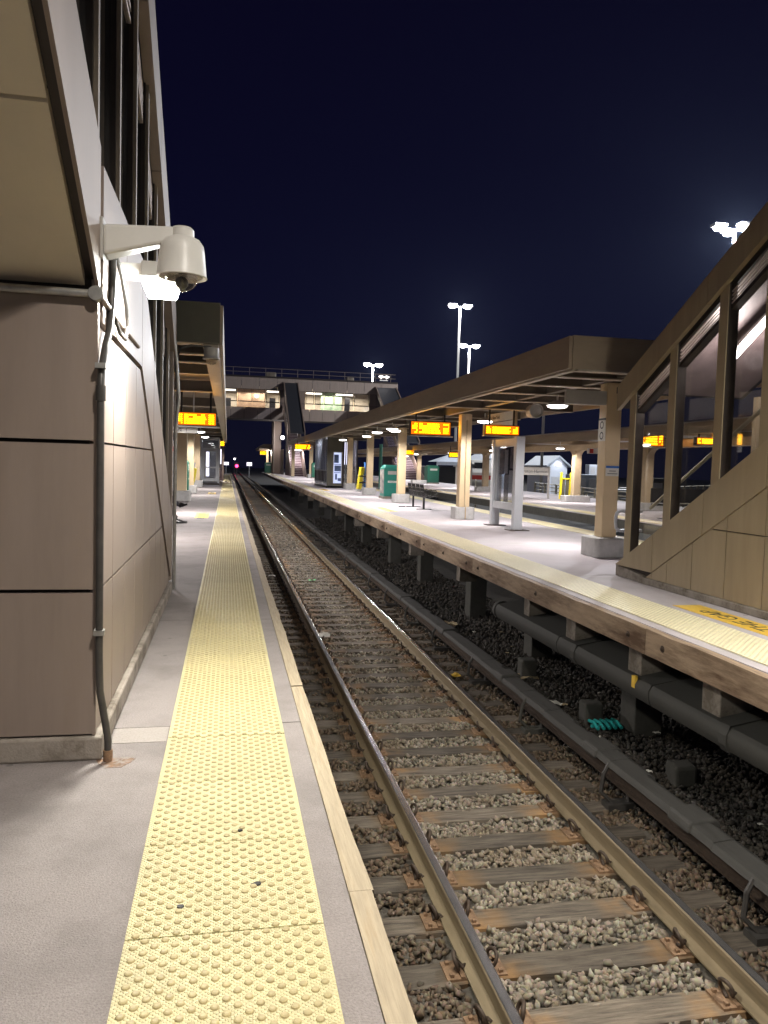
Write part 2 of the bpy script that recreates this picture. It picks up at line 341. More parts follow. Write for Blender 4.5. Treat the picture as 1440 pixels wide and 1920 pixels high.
def light(kind, name, loc, power, color=(1, 1, 1), parent=None, size=.2, size_y=None, aim=None, spot=None, blend=.5):
    l = bpy.data.lights.new(name, kind); l.energy = power; l.color = color
    if kind == 'AREA':
        l.size = size
        if size_y: l.shape = 'RECTANGLE'; l.size_y = size_y
    else: l.shadow_soft_size = size
    if kind == 'SPOT': l.spot_size = math.radians(spot); l.spot_blend = blend
    o = bpy.data.objects.new(name, l); COL.objects.link(o)
    o.location = Vector(loc)-(root_loc(parent) if parent else Vector((0, 0, 0)))
    if parent: o.parent = parent
    if aim is not None:
        o.rotation_euler = (Vector(aim)-Vector(loc)).to_track_quat('-Z', 'Y').to_euler()
    return o
def clip_poly(poly, a, b, c):          # keep a*x+b*y<=c
    out = []; n = len(poly)
    for i in range(n):
        p, q = poly[i], poly[(i+1) % n]; dp = a*p[0]+b*p[1]-c; dq = a*q[0]+b*q[1]-c
        if dp <= 0: out.append(p)
        if (dp < 0) != (dq < 0) and abs(dp-dq) > 1e-12:
            t = dp/(dp-dq); out.append((p[0]+(q[0]-p[0])*t, p[1]+(q[1]-p[1])*t))
    return out
def rect_clip(poly, y0, y1, z0, z1):
    for a, b, c in ((-1, 0, -y0), (1, 0, y1), (0, -1, -z0), (0, 1, z1)):
        poly = clip_poly(poly, a, b, c)
        if len(poly) < 3: return None
    return poly
def panel_grid(mb, poly, ys, zs, x0, x1, gap=.012):
    """panels of a wall plane at x0..x1 cut to polygon poly in (y,z)"""
    for i in range(len(ys)-1):
        for j in range(len(zs)-1):
            q = rect_clip(poly, ys[i]+gap/2, ys[i+1]-gap/2, zs[j]+gap/2, zs[j+1]-gap/2)
            if q: mb.px(q, x0, x1)

# ------------------------------------------------------------------ camera and world
cam = bpy.data.cameras.new('Camera'); co = bpy.data.objects.new('Camera', cam); COL.objects.link(co); SC.camera = co
Rm = ((.98031448, .01571957, .19681568), (-.19545562, -.06379454, .97863546), (.0279395, -.99783924, -.05946624))
mw = Matrix(((Rm[0][0], -Rm[0][1], -Rm[0][2], 0), (Rm[1][0], -Rm[1][1], -Rm[1][2], 0), (Rm[2][0], -Rm[2][1], -Rm[2][2], 1.44), (0, 0, 0, 1)))
co.matrix_world = mw
cam.sensor_fit = 'VERTICAL'; cam.sensor_height = 36; cam.sensor_width = 27; cam.lens = 1470/1920*36; cam.clip_end = 2000; cam.clip_start = .05
w = bpy.data.worlds.new('World'); SC.world = w; w.use_nodes = True
N = w.node_tree.nodes; L = w.node_tree.links; N.clear()
sky = N.new('ShaderNodeTexSky'); sky.sky_type = 'NISHITA'; sky.sun_disc = False; sky.sun_elevation = math.radians(-4); sky.sun_rotation = math.radians(200)
bg1 = N.new('ShaderNodeBackground'); bg1.inputs[1].default_value = .0015; L.new(sky.outputs[0], bg1.inputs[0])
tc = N.new('ShaderNodeTexCoord'); sx = N.new('ShaderNodeSeparateXYZ'); L.new(tc.outputs['Generated'], sx.inputs[0])
rp = N.new('ShaderNodeValToRGB'); L.new(sx.outputs[2], rp.inputs['Fac'])
e = rp.color_ramp.elements; e[0].position = 0; e[0].color = (.0036, .0034, .013, 1); e[1].position = .55; e[1].color = (.0022, .0016, .0115, 1)
k = e.new(.18); k.color = (.0026, .0024, .0165, 1)
bg2 = N.new('ShaderNodeBackground'); bg2.inputs[1].default_value = .37; L.new(rp.outputs[0], bg2.inputs[0])
ad = N.new('ShaderNodeAddShader'); L.new(bg1.outputs[0], ad.inputs[0]); L.new(bg2.outputs[0], ad.inputs[1])
wo = N.new('ShaderNodeOutputWorld'); L.new(ad.outputs[0], wo.inputs[0])
SC.view_settings.view_transform = 'Standard'; SC.view_settings.look = 'None'; SC.view_settings.exposure = 1.2; SC.view_settings.gamma = 1
SC.cycles.use_denoising = True
try: SC.cycles.denoiser = 'OPENIMAGEDENOISE'
except Exception: pass
SC.cycles.max_bounces = 7; SC.cycles.diffuse_bounces = 3; SC.cycles.glossy_bounces = 3; SC.cycles.transparent_max_bounces = 12
SC.cycles.sample_clamp_indirect = 4.; SC.cycles.caustics_reflective = False; SC.cycles.caustics_refractive = False

TOR = -1.45            # top of rail
RAILX = (1.535, 3.045)
YEND = 190
# ------------------------------------------------------------------ setting
struct('ground', MB().quad((-150, -60, -1.74), (250, -60, -1.74), (250, 400, -1.74), (-150, 400, -1.74)), 'ground')
def bumpy(name, x0, x1, y0, y1, z, step, amp, m):
    nx = max(2, int((x1-x0)/step)); ny = int((y1-y0)/step); mb = MB()
    xs = np.linspace(x0, x1, nx); ys = np.linspace(y0, y1, ny)
    Z = z+rng.normal(0, amp, (ny, nx))
    mb.v = [(float(xs[i]), float(ys[j]), float(Z[j, i])) for j in range(ny) for i in range(nx)]
    mb.f = [(j*nx+i, j*nx+i+1, (j+1)*nx+i+1, (j+1)*nx+i) for j in range(ny-1) for i in range(nx-1)]
    return struct(name, mb, m)
bumpy('track_bed', .35, 3.75, 1, 60, -1.685, .09, .010, 'bed')
struct('track_bed', MB().box(.35, 60, -1.735, 3.75, 300, -1.68), 'bed')

# platforms: slabs with a folded top (joint lines every few metres), edge boards and tactile paving added as things
def slab(name, x0, x1, joints, z0, m, skew=False, gap=.012):
    mb = MB()
    for a, b in zip(joints[:-1], joints[1:]): mb.box(x0, a, z0, x1, b-gap, 0)
    mb.box(x0, joints[0], z0, x1, joints[-1], -.012)
    if skew: mb.skew()
    return struct(name, mb, m)
slab('platform', -6.0, .421, [-6, -2.2, 1.05, 4.30, 7.2, 11, 15, 19, 23, 27, 32, 37, 42, 48, 54, 60, 70, 80, 92], -.28, 'conc')
slab('platform', 3.91, 8.62, [-4, 2, 6.0, 10, 13.9, 17.7, 21, 25, 29, 34, 39, 45, 52, 60, 70, 80, 95, 112], -.24, 'conc_far', True)
slab('platform', 11.75, 19.2, [6, 14, 20, 26, 32, 38, 46, 56, 66, 80, 112], -.3, 'conc_far')
# curb strip on the far edges of the middle platform
struct('platform_patch', MB().box(-.555, 4.06, -.05, -.285, 4.285, .003), mat('pale patch', (.325, .292, .272), .85, var=.14, scale=90, bump=.4, bscale=150))
# ------------------------------------------------------------------ tactile tiles
def tile_mesh(xw, yw, n=10, seg=10):
    mb = MB(); e = .003; t = .011
    mb.prism([(-xw/2, -yw/2+e, 0), (xw/2, -yw/2+e, 0), (xw/2, yw/2-e, 0), (-xw/2, yw/2-e, 0)], (0, 0, 0), (0, 0, t))
    p = xw/n; rows = int(round(yw/(p/2)))
    for r in range(rows):
        y = -yw/2+(r+.5)*yw/rows; off = .5 if r % 2 == 0 else 1.
        cnt = n if r % 2 == 0 else n-1
        for c in range(cnt):
            x = -xw/2+(c+off)*p
            vs = []; fs = []
            for rad, h in ((.0125, t), (.0108, t+.0036), (.0065, t+.0054)):
                vs += [(x+rad*math.cos(2*PI*j/seg), y+rad*math.sin(2*PI*j/seg), h) for j in range(seg)]
            for i in range(2):
                for j in range(seg): fs.append((i*seg+j, i*seg+(j+1) % seg, (i+1)*seg+(j+1) % seg, (i+1)*seg+j))
            fs.append(tuple(2*seg+j for j in range(seg)))
            mb.add(vs, fs)
    return mb
def dome_slots(o, m1, m2):
    o.data.materials.clear(); o.data.materials.append(M[m1]); o.data.materials.append(M[m2])
    for k_, p_ in enumerate(o.data.polygons): p_.material_index = 0 if k_ < 6 else 1
TP = .5795
t0 = ob('tactile_tile', tile_mesh(.594, TP), 'yellow'); dome_slots(t0, 'yellow', 'dome')
tag(t0, 'yellow domed tactile tile laid along the near platform edge beside the track', 'paving tile', 'yellow tactile tiles along the near platform edge')
y = 2.345-TP/2-TP*2; i = 0
while y < 84:
    o = t0 if i == 0 else t0.copy()
    if i: COL.objects.link(o)
    o.location = (.02, y, .001+random.uniform(-.001, .002)); o.rotation_euler = (random.gauss(0, .0012), 0, random.gauss(0, .002))
    y += TP; i += 1
t1 = ob('tactile_tile', tile_mesh(.594, TP), 'yellow_p'); dome_slots(t1, 'yellow_p', 'dome_p'); t1['category'] = 'paving tile'
t1['label'] = 'pale domed tactile tile along the edge of the platform across the track'; t1['group'] = 'tactile tiles along the edge of the middle platform'
y = 3.2; i = 0
while y < 100:
    o = t1 if i == 0 else t1.copy()
    if i: COL.objects.link(o)
    o.location = (4.33+.008*(y-5), y, .001+random.uniform(-.001, .002)); o.rotation_euler = (0, 0, -.008+random.gauss(0, .002))
    y += TP; i += 1
def far_strip(label, x0, x1, y0, y1, skew=False):
    mb = MB(); y = y0
    while y < y1:
        mb.box(x0, y, -.002, x1, y+.59, .010); y += .6
    if skew: mb.skew()
    return tag(ob('tactile_strip', mb, 'yfar', loc=(x0, y0, 0)), label, 'tactile strip')
far_strip('pale yellow strip along the far side of the middle platform', 7.92, 8.5, 8, 100, True)
far_strip('pale yellow strip along the near edge of the third platform behind', 11.95, 12.6, 8, 100)

# ------------------------------------------------------------------ edge boards (timber)
def board_len(y0, y1, x0, x1, z0, z1, m, label, group, bolts=None, skew=False):
    base = ((x0+x1)/2+(.008*(y0-5) if skew else 0), y0, z1)
    r = thing('edge_board', label, 'timber board', base, group)
    mb = MB(); n = max(3, int((y1-y0)/.35)); ys = np.linspace(y0+.004, y1-.004, n)
    jt = [(random.gauss(0, .004), random.gauss(0, .003)) for _ in ys]
    for (a, j), (b, j2) in zip(zip(ys[:-1], jt[:-1]), zip(ys[1:], jt[1:])):
        mb.add([(x0, a, z0), (x1+j[0], a, z0), (x1+j2[0], b, z0), (x0, b, z0), (x0, a, z1+j[1]), (x1+j[0], a, z1+j[1]), (x1+j2[0], b, z1+j2[1]), (x0, b, z1+j2[1])],
               [(0, 3, 2, 1), (4, 5, 6, 7), (1, 2, 6, 5), (3, 0, 4, 7)])
    mb.box(x0, y0+.004, z0, x1, y0+.006, z1); mb.box(x0, y1-.006, z0, x1, y1-.004, z1)
    if skew: mb.skew()
    ob('plank', mb, m, r)
    if bolts:
        for by in bolts:
            b = MB().lathe([(.032, -.004), (.032, .004), (.016, .006), (.014, .02), (.009, .022)], (0, 0, 0), 10, 'x')
            b.v = [((-x+x0) if bolts_left else (x+x1), y_+by, z_+(z0+z1)/2) for x, y_, z_ in b.v]
            if skew: b.skew()
            ob('bolt', b, 'rustdark', r, smooth=True)
    return r
bolts_left = False
ys = [-1.6, 2.53, 5.0, 9.1, 12.7, 16.8, 21, 25, 29.2, 33.4, 37.6, 42, 47, 52, 57, 63, 70, 78, 88]
for a, b in zip(ys[:-1], ys[1:]):
    board_len(a, b, .425, .502, -.26, .0, 'timber', 'pale weathered timber board on the near platform edge over the track', 'timber edge boards of the near platform')
bolts_left = True
ys = [1.0, 6.57, 11.95, 15.5, 19.4, 23.7, 28, 33, 38, 43, 49, 55, 62, 70, 79, 90]
for k, (a, b) in enumerate(zip(ys[:-1], ys[1:])):
    board_len(a, b, 3.815, 3.90, -.245, -.004, 'timber_old', 'stained brown timber board bolted along the edge of the middle platform', 'timber edge boards of the middle platform',
              [a+.32, (a+b)/2, b-.3] if a < 20 else None, True)
ob_ = MB()
mb = MB()
mb.box(11.70, 8, -.3, 11.745, 100, -.005)
tag(ob('edge_board', mb, 'conc_dark', loc=(11.72, 8, 0)), 'dark grey edging along the third platform beyond the second track', 'edging board')

# ------------------------------------------------------------------ track: rails, sleepers, plates, clips
def rail_mesh(x, y0, y1, top=TOR):
    prof = [(-.072, -.18), (.072, -.18), (.072, -.168), (.012, -.145), (.009, -.06), (.034, -.045), (.036, -.012), (.028, -.001), (-.028, -.001), (-.036, -.012), (-.034, -.045), (-.009, -.06), (-.012, -.145), (-.072, -.168)]
    return MB().py([(x+a, top+b) for a, b in prof], y0, y1)
for x, lb in ((RAILX[0], 'steel rail with a bright worn head, nearer the left platform'), (RAILX[1], 'steel rail with a tan rusty side, nearer the third rail')):
    r = thing('rail', lb, 'rail', (x, 0, TOR))
    ob('rail_body', rail_mesh(x, -1, 300), 'railside', r)
    ob('rail_head', MB().py([(x-.030, TOR-.0015), (x+.030, TOR-.0015), (x+.022, TOR+.0012), (x-.022, TOR+.0012)], -1, 300), 'railtop', r)
# second track (between the middle and third platforms)
for x, lb in ((9.55, 'rail of the second track, under the edge of the middle platform'), (11.06, 'rail of the second track, nearer the third platform')):
    tag(ob('rail', rail_mesh(x, 5, 120), 'railside', loc=(x, 5, TOR)), lb, 'rail')

def sleeper_mesh(seed):
    rs = random.Random(seed); mb = MB(); L2, W, H = 1.3, .115, .17; n = 9
    vs = []; fs = []
    for i in range(n):
        x = -L2+2*L2*i/(n-1); a = rs.gauss(0, .004); b = rs.gauss(0, .004); c = rs.gauss(0, .003)
        vs += [(x, -W+a, -H), (x, W+b, -H), (x, W+b-.004, c-.004), (x, W+b-.016, c), (x, -W+a+.016, c), (x, -W+a+.004, c-.004)]
    for i in range(n-1):
        for j in range(6): fs.append((i*6+j, i*6+(j+1) % 6, (i+1)*6+(j+1) % 6, (i+1)*6+j))
    fs += [tuple(range(6))[::-1], tuple((n-1)*6+j for j in range(6))]
    return mb.add(vs, fs)
def plate_mesh():
    mb = MB()
    mb.box(-.19, -.09, -.002, .19, .09, .014)
    mb.box(-.105, -.09, .014, -.08, .09, .026); mb.box(.08, -.09, .014, .105, .09, .026)
    for sx_ in (-.155, .155):
        for sy in (-.06, .06): mb.box(sx_-.012, sy-.012, .012, sx_+.012, sy+.012, .032)
    return mb
def clip_mesh(sgn):
    pts = []
    for k in range(15):
        a = -PI*.55+k*2*PI*.82/14
        pts.append((sgn*(.122+.014*math.sin(a*1.5)), .052*math.cos(a), .066+.050*math.sin(a)))
    pts.append((sgn*.07, .02, .034)); pts.append((sgn*.055, -.01, .03))
    return MB().tube(pts, .0125, 6)
SX = sum(RAILX)/2; SZ = -1.648
sl = thing('sleeper', 'dark timber sleeper under the two rails, rust stained at its plates', 'sleeper', (SX, 0, SZ), 'timber sleepers of the near track')
bodies = []
for k in range(6):
    me_o = ob('tmp', sleeper_mesh(k), 'wood'); bodies.append(me_o.data); bpy.data.objects.remove(me_o)
def mesh_of(mb, m, smooth=False):
    o = ob('tmp', mb, m, smooth=False); d = o.data
    if smooth: d.polygons.foreach_set('use_smooth', [True]*len(d.polygons))
    bpy.data.objects.remove(o); return d
PLATE = mesh_of(plate_mesh(), 'rust'); CL = {s: mesh_of(clip_mesh(s), 'rustdark', True) for s in (-1, 1)}
def part(name, data, parent, loc=(0, 0, 0)):
    o = bpy.data.objects.new(name, data); COL.objects.link(o); o.parent = parent; o.location = loc; return o
SLY0 = 3.94; SLP = .517
bpy.data.objects.remove(sl)
n_full = 66
for k in range(-4, 293):
    yy = SLY0+SLP*k+random.gauss(0, .012)
    o = bpy.data.objects.new('sleeper', bodies[k % 6]); COL.objects.link(o)
    o.location = (SX+random.gauss(0, .025), yy, SZ+random.gauss(0, .004)); o.rotation_euler = (random.gauss(0, .008), 0, random.gauss(0, .012)+(PI if random.random() < .5 else 0))
    tag(o, 'dark timber sleeper under the two rails, rust stained at its plates', 'sleeper', 'timber sleepers of the near track')
    if k < n_full:
        fl = -1 if abs(o.rotation_euler.z) > 1 else 1
        for rx in RAILX:
            p = part('tie_plate', PLATE, o, (fl*(rx-o.location.x), 0, .001))
            for s in (-1, 1): part('rail_clip', CL[s], p, (0, 0, .004))

# ------------------------------------------------------------------ ballast (scattered real stones)
def stone_templates(n, faces='ico'):
    T = []
    for k in range(n):
        bm = bmesh.new()
        if faces == 'hull':
            for _ in range(11):
                v_ = Vector((random.gauss(0, 1), random.gauss(0, 1), random.gauss(0, 1))).normalized()*random.uniform(.75, 1.15); bm.verts.new(v_)
            h_ = bmesh.ops.convex_hull(bm, input=bm.verts)
            bmesh.ops.delete(bm, geom=[g_ for g_ in h_['geom_interior'] if isinstance(g_, bmesh.types.BMVert)], context='VERTS')
        elif faces == 'ico': bmesh.ops.create_icosphere(bm, subdivisions=1, radius=1)
        else:
            bmesh.ops.create_cube(bm, size=1.5)
        for v in bm.verts: v.co *= 1 if faces == 'hull' else random.uniform(.72, 1.18)
        if faces == 'ico':
            for _ in range(4):
                nrm = Vector((random.gauss(0, 1), random.gauss(0, 1), random.gauss(0, 1))).normalized(); d = random.uniform(.5, .8)
                for v in bm.verts:
                    q = v.co.dot(nrm)
                    if q > d: v.co -= nrm*(q-d)
        bmesh.ops.triangulate(bm, faces=bm.faces); bm.verts.ensure_lookup_table(); bm.verts.index_update(); bmesh.ops.recalc_face_normals(bm, faces=bm.faces)
        V = np.array([v.co[:] for v in bm.verts]); F = np.array([[v.index for v in f.verts] for f in bm.faces]); bm.free()
        V *= np.array([1, random.uniform(.6, .95), random.uniform(.5, .8)])
        T.append((V, F))
    return T
def scatter(name, pos, size, m, T, label=None):
    VV = []; FF = []; off = 0
    for p, s in zip(pos, size):
        V, F = T[random.randrange(len(T))]
        q = rng.normal(size=4); q /= np.linalg.norm(q); a, b, c, d = q
        Rq = np.array([[1-2*(c*c+d*d), 2*(b*c-a*d), 2*(b*d+a*c)], [2*(b*c+a*d), 1-2*(b*b+d*d), 2*(c*d-a*b)], [2*(b*d-a*c), 2*(c*d+a*b), 1-2*(b*b+c*c)]])
        VV.append((V*s)@Rq.T+p); FF.append(F+off); off += len(V)
    V = np.concatenate(VV).astype(np.float32); F = np.concatenate(FF).astype(np.int32)
    me = bpy.data.meshes.new(name); me.vertices.add(len(V)); me.vertices.foreach_set('co', V.ravel())
    me.loops.add(F.size); me.loops.foreach_set('vertex_index', F.ravel())
    me.polygons.add(len(F)); me.polygons.foreach_set('loop_start', np.arange(0, F.size, 3, dtype=np.int32)); me.polygons.foreach_set('loop_total', np.full(len(F), 3, dtype=np.int32))
    me.update(calc_edges=True); me.materials.append(M[m])
    o = bpy.data.objects.new(name, me); COL.objects.link(o); tag(o, label, None, None, 'stuff'); return o
TI = stone_templates(22, 'hull'); TC = stone_templates(8, 'cube')
def field(x0, x1, y0, y1, dens, smin, smax, z, zj):
    n = int((x1-x0)*(y1-y0)*dens); p = np.stack([rng.uniform(x0, x1, n), rng.uniform(y0, y1, n), z+rng.normal(0, zj, n)], 1)
    return p, rng.uniform(smin, smax, n)**1.0
def not_on_sleeper(p, s, frac=.06):
    ph = np.abs(((p[:, 1]-SLY0)/SLP+.5) % 1-.5)*SLP
    keep = (ph > .118+s*.35) | (rng.random(len(p)) < frac) & (ph > .09)
    return p[keep], s[keep]
def off_rails(p, s, d=.10):
    k = (np.abs(p[:, 0]-RAILX[0]) > d) & (np.abs(p[:, 0]-RAILX[1]) > d); return p[k], s[k]
P1 = []; S1 = []
for args in ((1.62, 2.95, 2.2, 10, 1250, .022, .045, -1.672, .015), (1.62, 2.95, 10, 22, 500, .026, .047, -1.668, .016), (1.62, 2.95, 22, 45, 160, .03, .06, -1.668, .014)):
    p, s = field(*args); p, s = not_on_sleeper(p, s); p, s = off_rails(p, s); P1.append(p); S1.append(s)
p = np.concatenate(P1); s = np.concatenate(S1)
scatter('ballast', p, s, 'stone', TI, 'grey crushed stone ballast between the rails')
P1 = []; S1 = []
for args in ((.5, 1.46, 2.2, 9, 950, .022, .044, -1.670, .017), (3.12, 3.75, 2.2, 10, 1250, .022, .044, -1.670, .017), (.5, 1.46, 9, 24, 260, .025, .045, -1.668, .016), (3.12, 3.75, 10, 26, 420, .022, .045, -1.668, .018)):
    p, s = field(*args); k = np.ones(len(p), bool)
    k = (p[:, 0] < 3.62) & (p[:, 0] > .98)
    q, t = not_on_sleeper(p[k], s[k]); q, t = off_rails(q, t); P1 += [q, p[~k]]; S1 += [t, s[~k]]
scatter('ballast', np.concatenate(P1), np.concatenate(S1), 'stone_b', TI, 'brown crushed stone ballast outside the rails')
P1 = []; S1 = []
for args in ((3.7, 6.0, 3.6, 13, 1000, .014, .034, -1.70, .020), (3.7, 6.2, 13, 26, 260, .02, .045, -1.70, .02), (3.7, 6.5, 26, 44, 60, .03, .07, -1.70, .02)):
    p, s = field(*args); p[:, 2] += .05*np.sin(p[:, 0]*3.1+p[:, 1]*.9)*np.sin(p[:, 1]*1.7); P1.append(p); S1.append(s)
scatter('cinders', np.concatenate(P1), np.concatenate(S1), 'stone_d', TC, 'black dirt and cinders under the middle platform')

# ------------------------------------------------------------------ third rail, cable trough, support posts
tr = thing('third_rail', 'dark electrified third rail under a grey cover board beside the track', 'third rail', (3.60, 4, -1.45))
ob('contact_rail', MB().py([(3.56, -1.45), (3.66, -1.45), (3.66, -1.43), (3.62, -1.42), (3.62, -1.36), (3.65, -1.35), (3.65, -1.31), (3.57, -1.31), (3.57, -1.35), (3.60, -1.36), (3.60, -1.42), (3.56, -1.43)], 1, 150), 'rustdark', tr)
ys = [1.2, 3.35, 5.4, 6.95, 9.6, 12.4, 15.6, 19, 23, 27, 32, 38, 45, 53, 62, 75, 95, 120]
for k, (a, b) in enumerate(zip(ys[:-1], ys[1:])):
    dz = random.uniform(-.012, .012); mb = MB(); w1, w2 = 3.50, 3.75; n = max(2, int((b-a)/.3)); yy = np.linspace(a, b-.02, n)
    for q in range(n-1):
        e0 = .0 if random.random() > .25 else random.uniform(.02, .05); zz = -1.235+dz+random.gauss(0, .003)
        mb.py([(w1, zz-.055), (w1+.02, zz), (w2-.05-e0, zz+.012), (w2-e0, zz-.01), (w2-e0, zz-.06), (w1+.03, zz-.04)], yy[q], yy[q+1])
    ob('cover_board', mb, 'cover', tr)
    if b < 60:
        ob('cover_joint', MB().py([(w1-.02, -1.305), (w1+.005, -1.215), (w2-.03, -1.200), (w2+.02, -1.235), (w2+.02, -1.31)], b-.16, b+.14), 'cover', tr, bevel=.02)
k = 0
yy = 2.4
while yy < 42:
    mb = MB(); mb.px([(yy-.03, -1.66), (yy+.03, -1.66), (yy+.022, -1.26), (yy-.022, -1.26)], 3.68, 3.72)
    mb.tube([(3.69, yy, -1.62), (3.52, yy, -1.60), (3.44, yy+.05, -1.52), (3.47, yy+.07, -1.36), (3.52, yy+.07, -1.27)], .02, 6)
    mb.box(3.46, yy-.07, -1.66, 3.74, yy+.07, -1.60)
    ob('bracket', mb, 'conc_dark' if k % 3 == 0 else 'pipe', tr); yy += 2.05; k += 1
tg = thing('cable_trough', 'long dark grey cable trough with a rounded front, under the middle platform edge', 'cable trough', (4.35, 2, -.8))
mb = MB(); prof = [(4.03, -.80), (4.0, -.74), (4.0, -.66), (4.035, -.60), (4.42, -.53), (4.75, -.50), (4.75, -.60), (4.1, -.83)]
for a, b in ((1, 4.6), (4.62, 6.75), (6.77, 8.9), (8.92, 11.2)): mb.py(prof, a, b)
ob('trough_body', mb, 'trough', tg, smooth=True)
ob('end_cap', MB().lathe([(.0, .0), (.1, .0), (.14, -.05), (.14, -.14)], (4.12, 11.3, -.70), 16, 'y'), 'trough', tg, smooth=True)
for yb in (5.6, 8.45): ob('clamp_band', MB().py([(a+(.012 if a > 4.3 else -.012), b+(.012 if b > -.66 else -.012)) for a, b in prof], yb-.05, yb+.05), 'trough', tg)
ob('reflector', MB().box(3.995, 7.02, -.70, 4.03, 7.08, -.58), 'ypaint', tg)
def post(x, y, zt=-.30, w_=.36, lab=None):
    mb = MB(); mb.box(x-w_/2, y-w_/2, -1.74, x+w_/2, y+w_/2, zt-.1); mb.box(x-w_/2-.5, y-w_/2+.03, zt-.1, x+1.6, y+w_/2-.03, zt+.05)
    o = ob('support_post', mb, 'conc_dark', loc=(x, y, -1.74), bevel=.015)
    return tag(o, lab or 'dark square concrete post holding up the middle platform above the cinders', 'support post', 'concrete posts under the middle platform')
for yy, x in ((5.2, 5.1), (8.6, 5.0), (12.1, 5.1), (15.9, 5.25), (20.6, 5.33), (24.8, 5.38), (30.8, 5.5), (35.8, 5.55), (41.9, 5.7), (48, 5.7), (55, 5.75), (63, 5.8), (72, 5.9)): post(x, yy)
def stub(x, y, w_=.22, z0=-.62, z1=-.25):
    o = ob('bearing_block', MB().box(x-.07, y-w_/2, z0, x+.25, y+w_/2, z1), 'conc_stain', loc=(x, y, z1), bevel=.01)
    return tag(o, 'pale concrete block hung under the timber edge of the middle platform', 'bearing block', 'concrete blocks under the platform edge')
for yy in (5.9, 7.2, 8.75, 10.2, 13.6, 17.6, 21.8, 26, 31, 37, 43, 49): stub(4.14+.008*(yy-5), yy, .2 if yy > 10 else .26)
def footing(x, y, z1=-1.42):
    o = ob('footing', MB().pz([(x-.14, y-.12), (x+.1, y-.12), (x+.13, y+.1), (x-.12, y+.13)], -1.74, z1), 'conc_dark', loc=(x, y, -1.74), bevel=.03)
    return tag(o, 'small mossy concrete footing standing in the cinders under the cable trough', 'footing', 'concrete footings under the cable trough')
for x, y_, h_ in ((4.62, 7.1, -1.52), (4.5, 8.9, -1.42), (4.45, 10.9, -1.38)): footing(x, y_, h_)
# retaining face under the left platform
for k in range(14):
    yy = -1+3.6*k
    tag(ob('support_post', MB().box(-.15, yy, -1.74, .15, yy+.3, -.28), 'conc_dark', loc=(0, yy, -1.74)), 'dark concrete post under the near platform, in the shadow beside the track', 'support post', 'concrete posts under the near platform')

# ------------------------------------------------------------------ LEFT stair enclosure
LX = -.60; SL = .62
def L2z(y):
    if y < 4.1: return 2.82+SL*(4.1-y)
    if y < 5.7: return 2.82
    return 2.82-SL*(y-5.7)
def soff(y): return 2.235+.635*(3.9-y)
E1 = thing('stair_enclosure', 'tall taupe panelled stair enclosure close on the left, its soffit rising overhead', 'stair building', (-1.9, 3.9, 0))
YL_END = 8.85
poly1 = [(3.92, .125), (8.62, .125), (8.62, .22), (5.7, 2.05), (3.92, 2.05)]
ob('plinth', MB().box(-3.3, 3.84, 0, LX+.035, 8.74, .115), 'conc_stain', E1, bevel=.012)
mb = MB()
panel_grid(mb, poly1, [3.915, 4.42, 4.94, 5.46, 5.98, 6.50, 7.02, 7.54, 8.06, 8.70], [.12, .80, 1.51, 2.20], LX-.04, LX)
ob('side_cladding', mb, 'panel', E1)
ob('wall_core', MB().px([(3.93, .12), (8.80, .12), (8.80, .5), (5.7, 2.6), (3.93, 2.6)], LX-.30, LX-.045), 'joint', E1)
# skirt band following the stair
mb = MB()
for a, b in ((3.95, 4.82), (4.835, 5.69)):
    mb.px([(a, 2.075), (b, 2.075), (b, 2.80), (a, 2.80)], LX-.04, LX+.012)
for a, b in ((5.705, 6.6), (6.615, 7.5), (7.515, 8.3), (8.315, 8.86)):
    f = lambda q, h: (q, max(.13, 2.075-SL*(q-5.7)+h))
    mb.px([f(a, 0), f(b, 0), f(b, .725), f(a, .725)], LX-.04, LX+.012)
ob('skirt_band', mb, 'panel', E1)
mb = MB()     # stringer beside the soffit, rising towards the camera and past it
mb.px([(3.93, 2.235-.02), (3.93, 2.88), (2.6, 2.88+.49*1.33), (1.2, 2.88+.49*1.33+.62*1.4), (1.2, 2.215+.635*2.73)], LX-.016, LX+.002)
ob('stringer', mb, 'panel', E1)
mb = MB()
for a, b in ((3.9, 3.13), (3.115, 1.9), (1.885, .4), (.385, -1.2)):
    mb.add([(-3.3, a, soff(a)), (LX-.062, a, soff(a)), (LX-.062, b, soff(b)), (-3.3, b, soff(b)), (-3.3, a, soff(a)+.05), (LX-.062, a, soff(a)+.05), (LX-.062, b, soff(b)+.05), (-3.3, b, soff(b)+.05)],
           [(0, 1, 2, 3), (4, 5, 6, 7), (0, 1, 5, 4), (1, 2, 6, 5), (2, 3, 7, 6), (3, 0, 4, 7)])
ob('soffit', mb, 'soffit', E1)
mb = MB(); mb.add([(-3.3, 3.93, soff(3.93)+.055), (LX-.02, 3.93, soff(3.93)+.055), (LX-.02, -1.2, soff(-1.2)+.055), (-3.3, -1.2, soff(-1.2)+.055), (-3.3, 3.93, soff(3.93)+.4), (LX-.07, 3.93, soff(3.93)+.4), (LX-.07, -1.2, soff(-1.2)+.4), (-3.3, -1.2, soff(-1.2)+.4)],
           [(0, 1, 2, 3), (4, 5, 6, 7), (0, 1, 5, 4), (1, 2, 6, 5), (2, 3, 7, 6), (3, 0, 4, 7)])
ob('soffit_backing', mb, 'bronze', E1)
mb = MB()
for a, b in ((.125, .80), (.818, 1.50), (1.518, 2.21)):
    mb.box(-1.99, 3.86, a, LX-.012, 3.90, b); mb.box(-3.3, 3.86, a, -2.005, 3.90, b)
ob('front_cladding', mb, 'panel', E1)
ob('front_core', MB().box(-3.3, 3.905, .12, LX-.3, 3.93, 2.3), 'joint', E1)
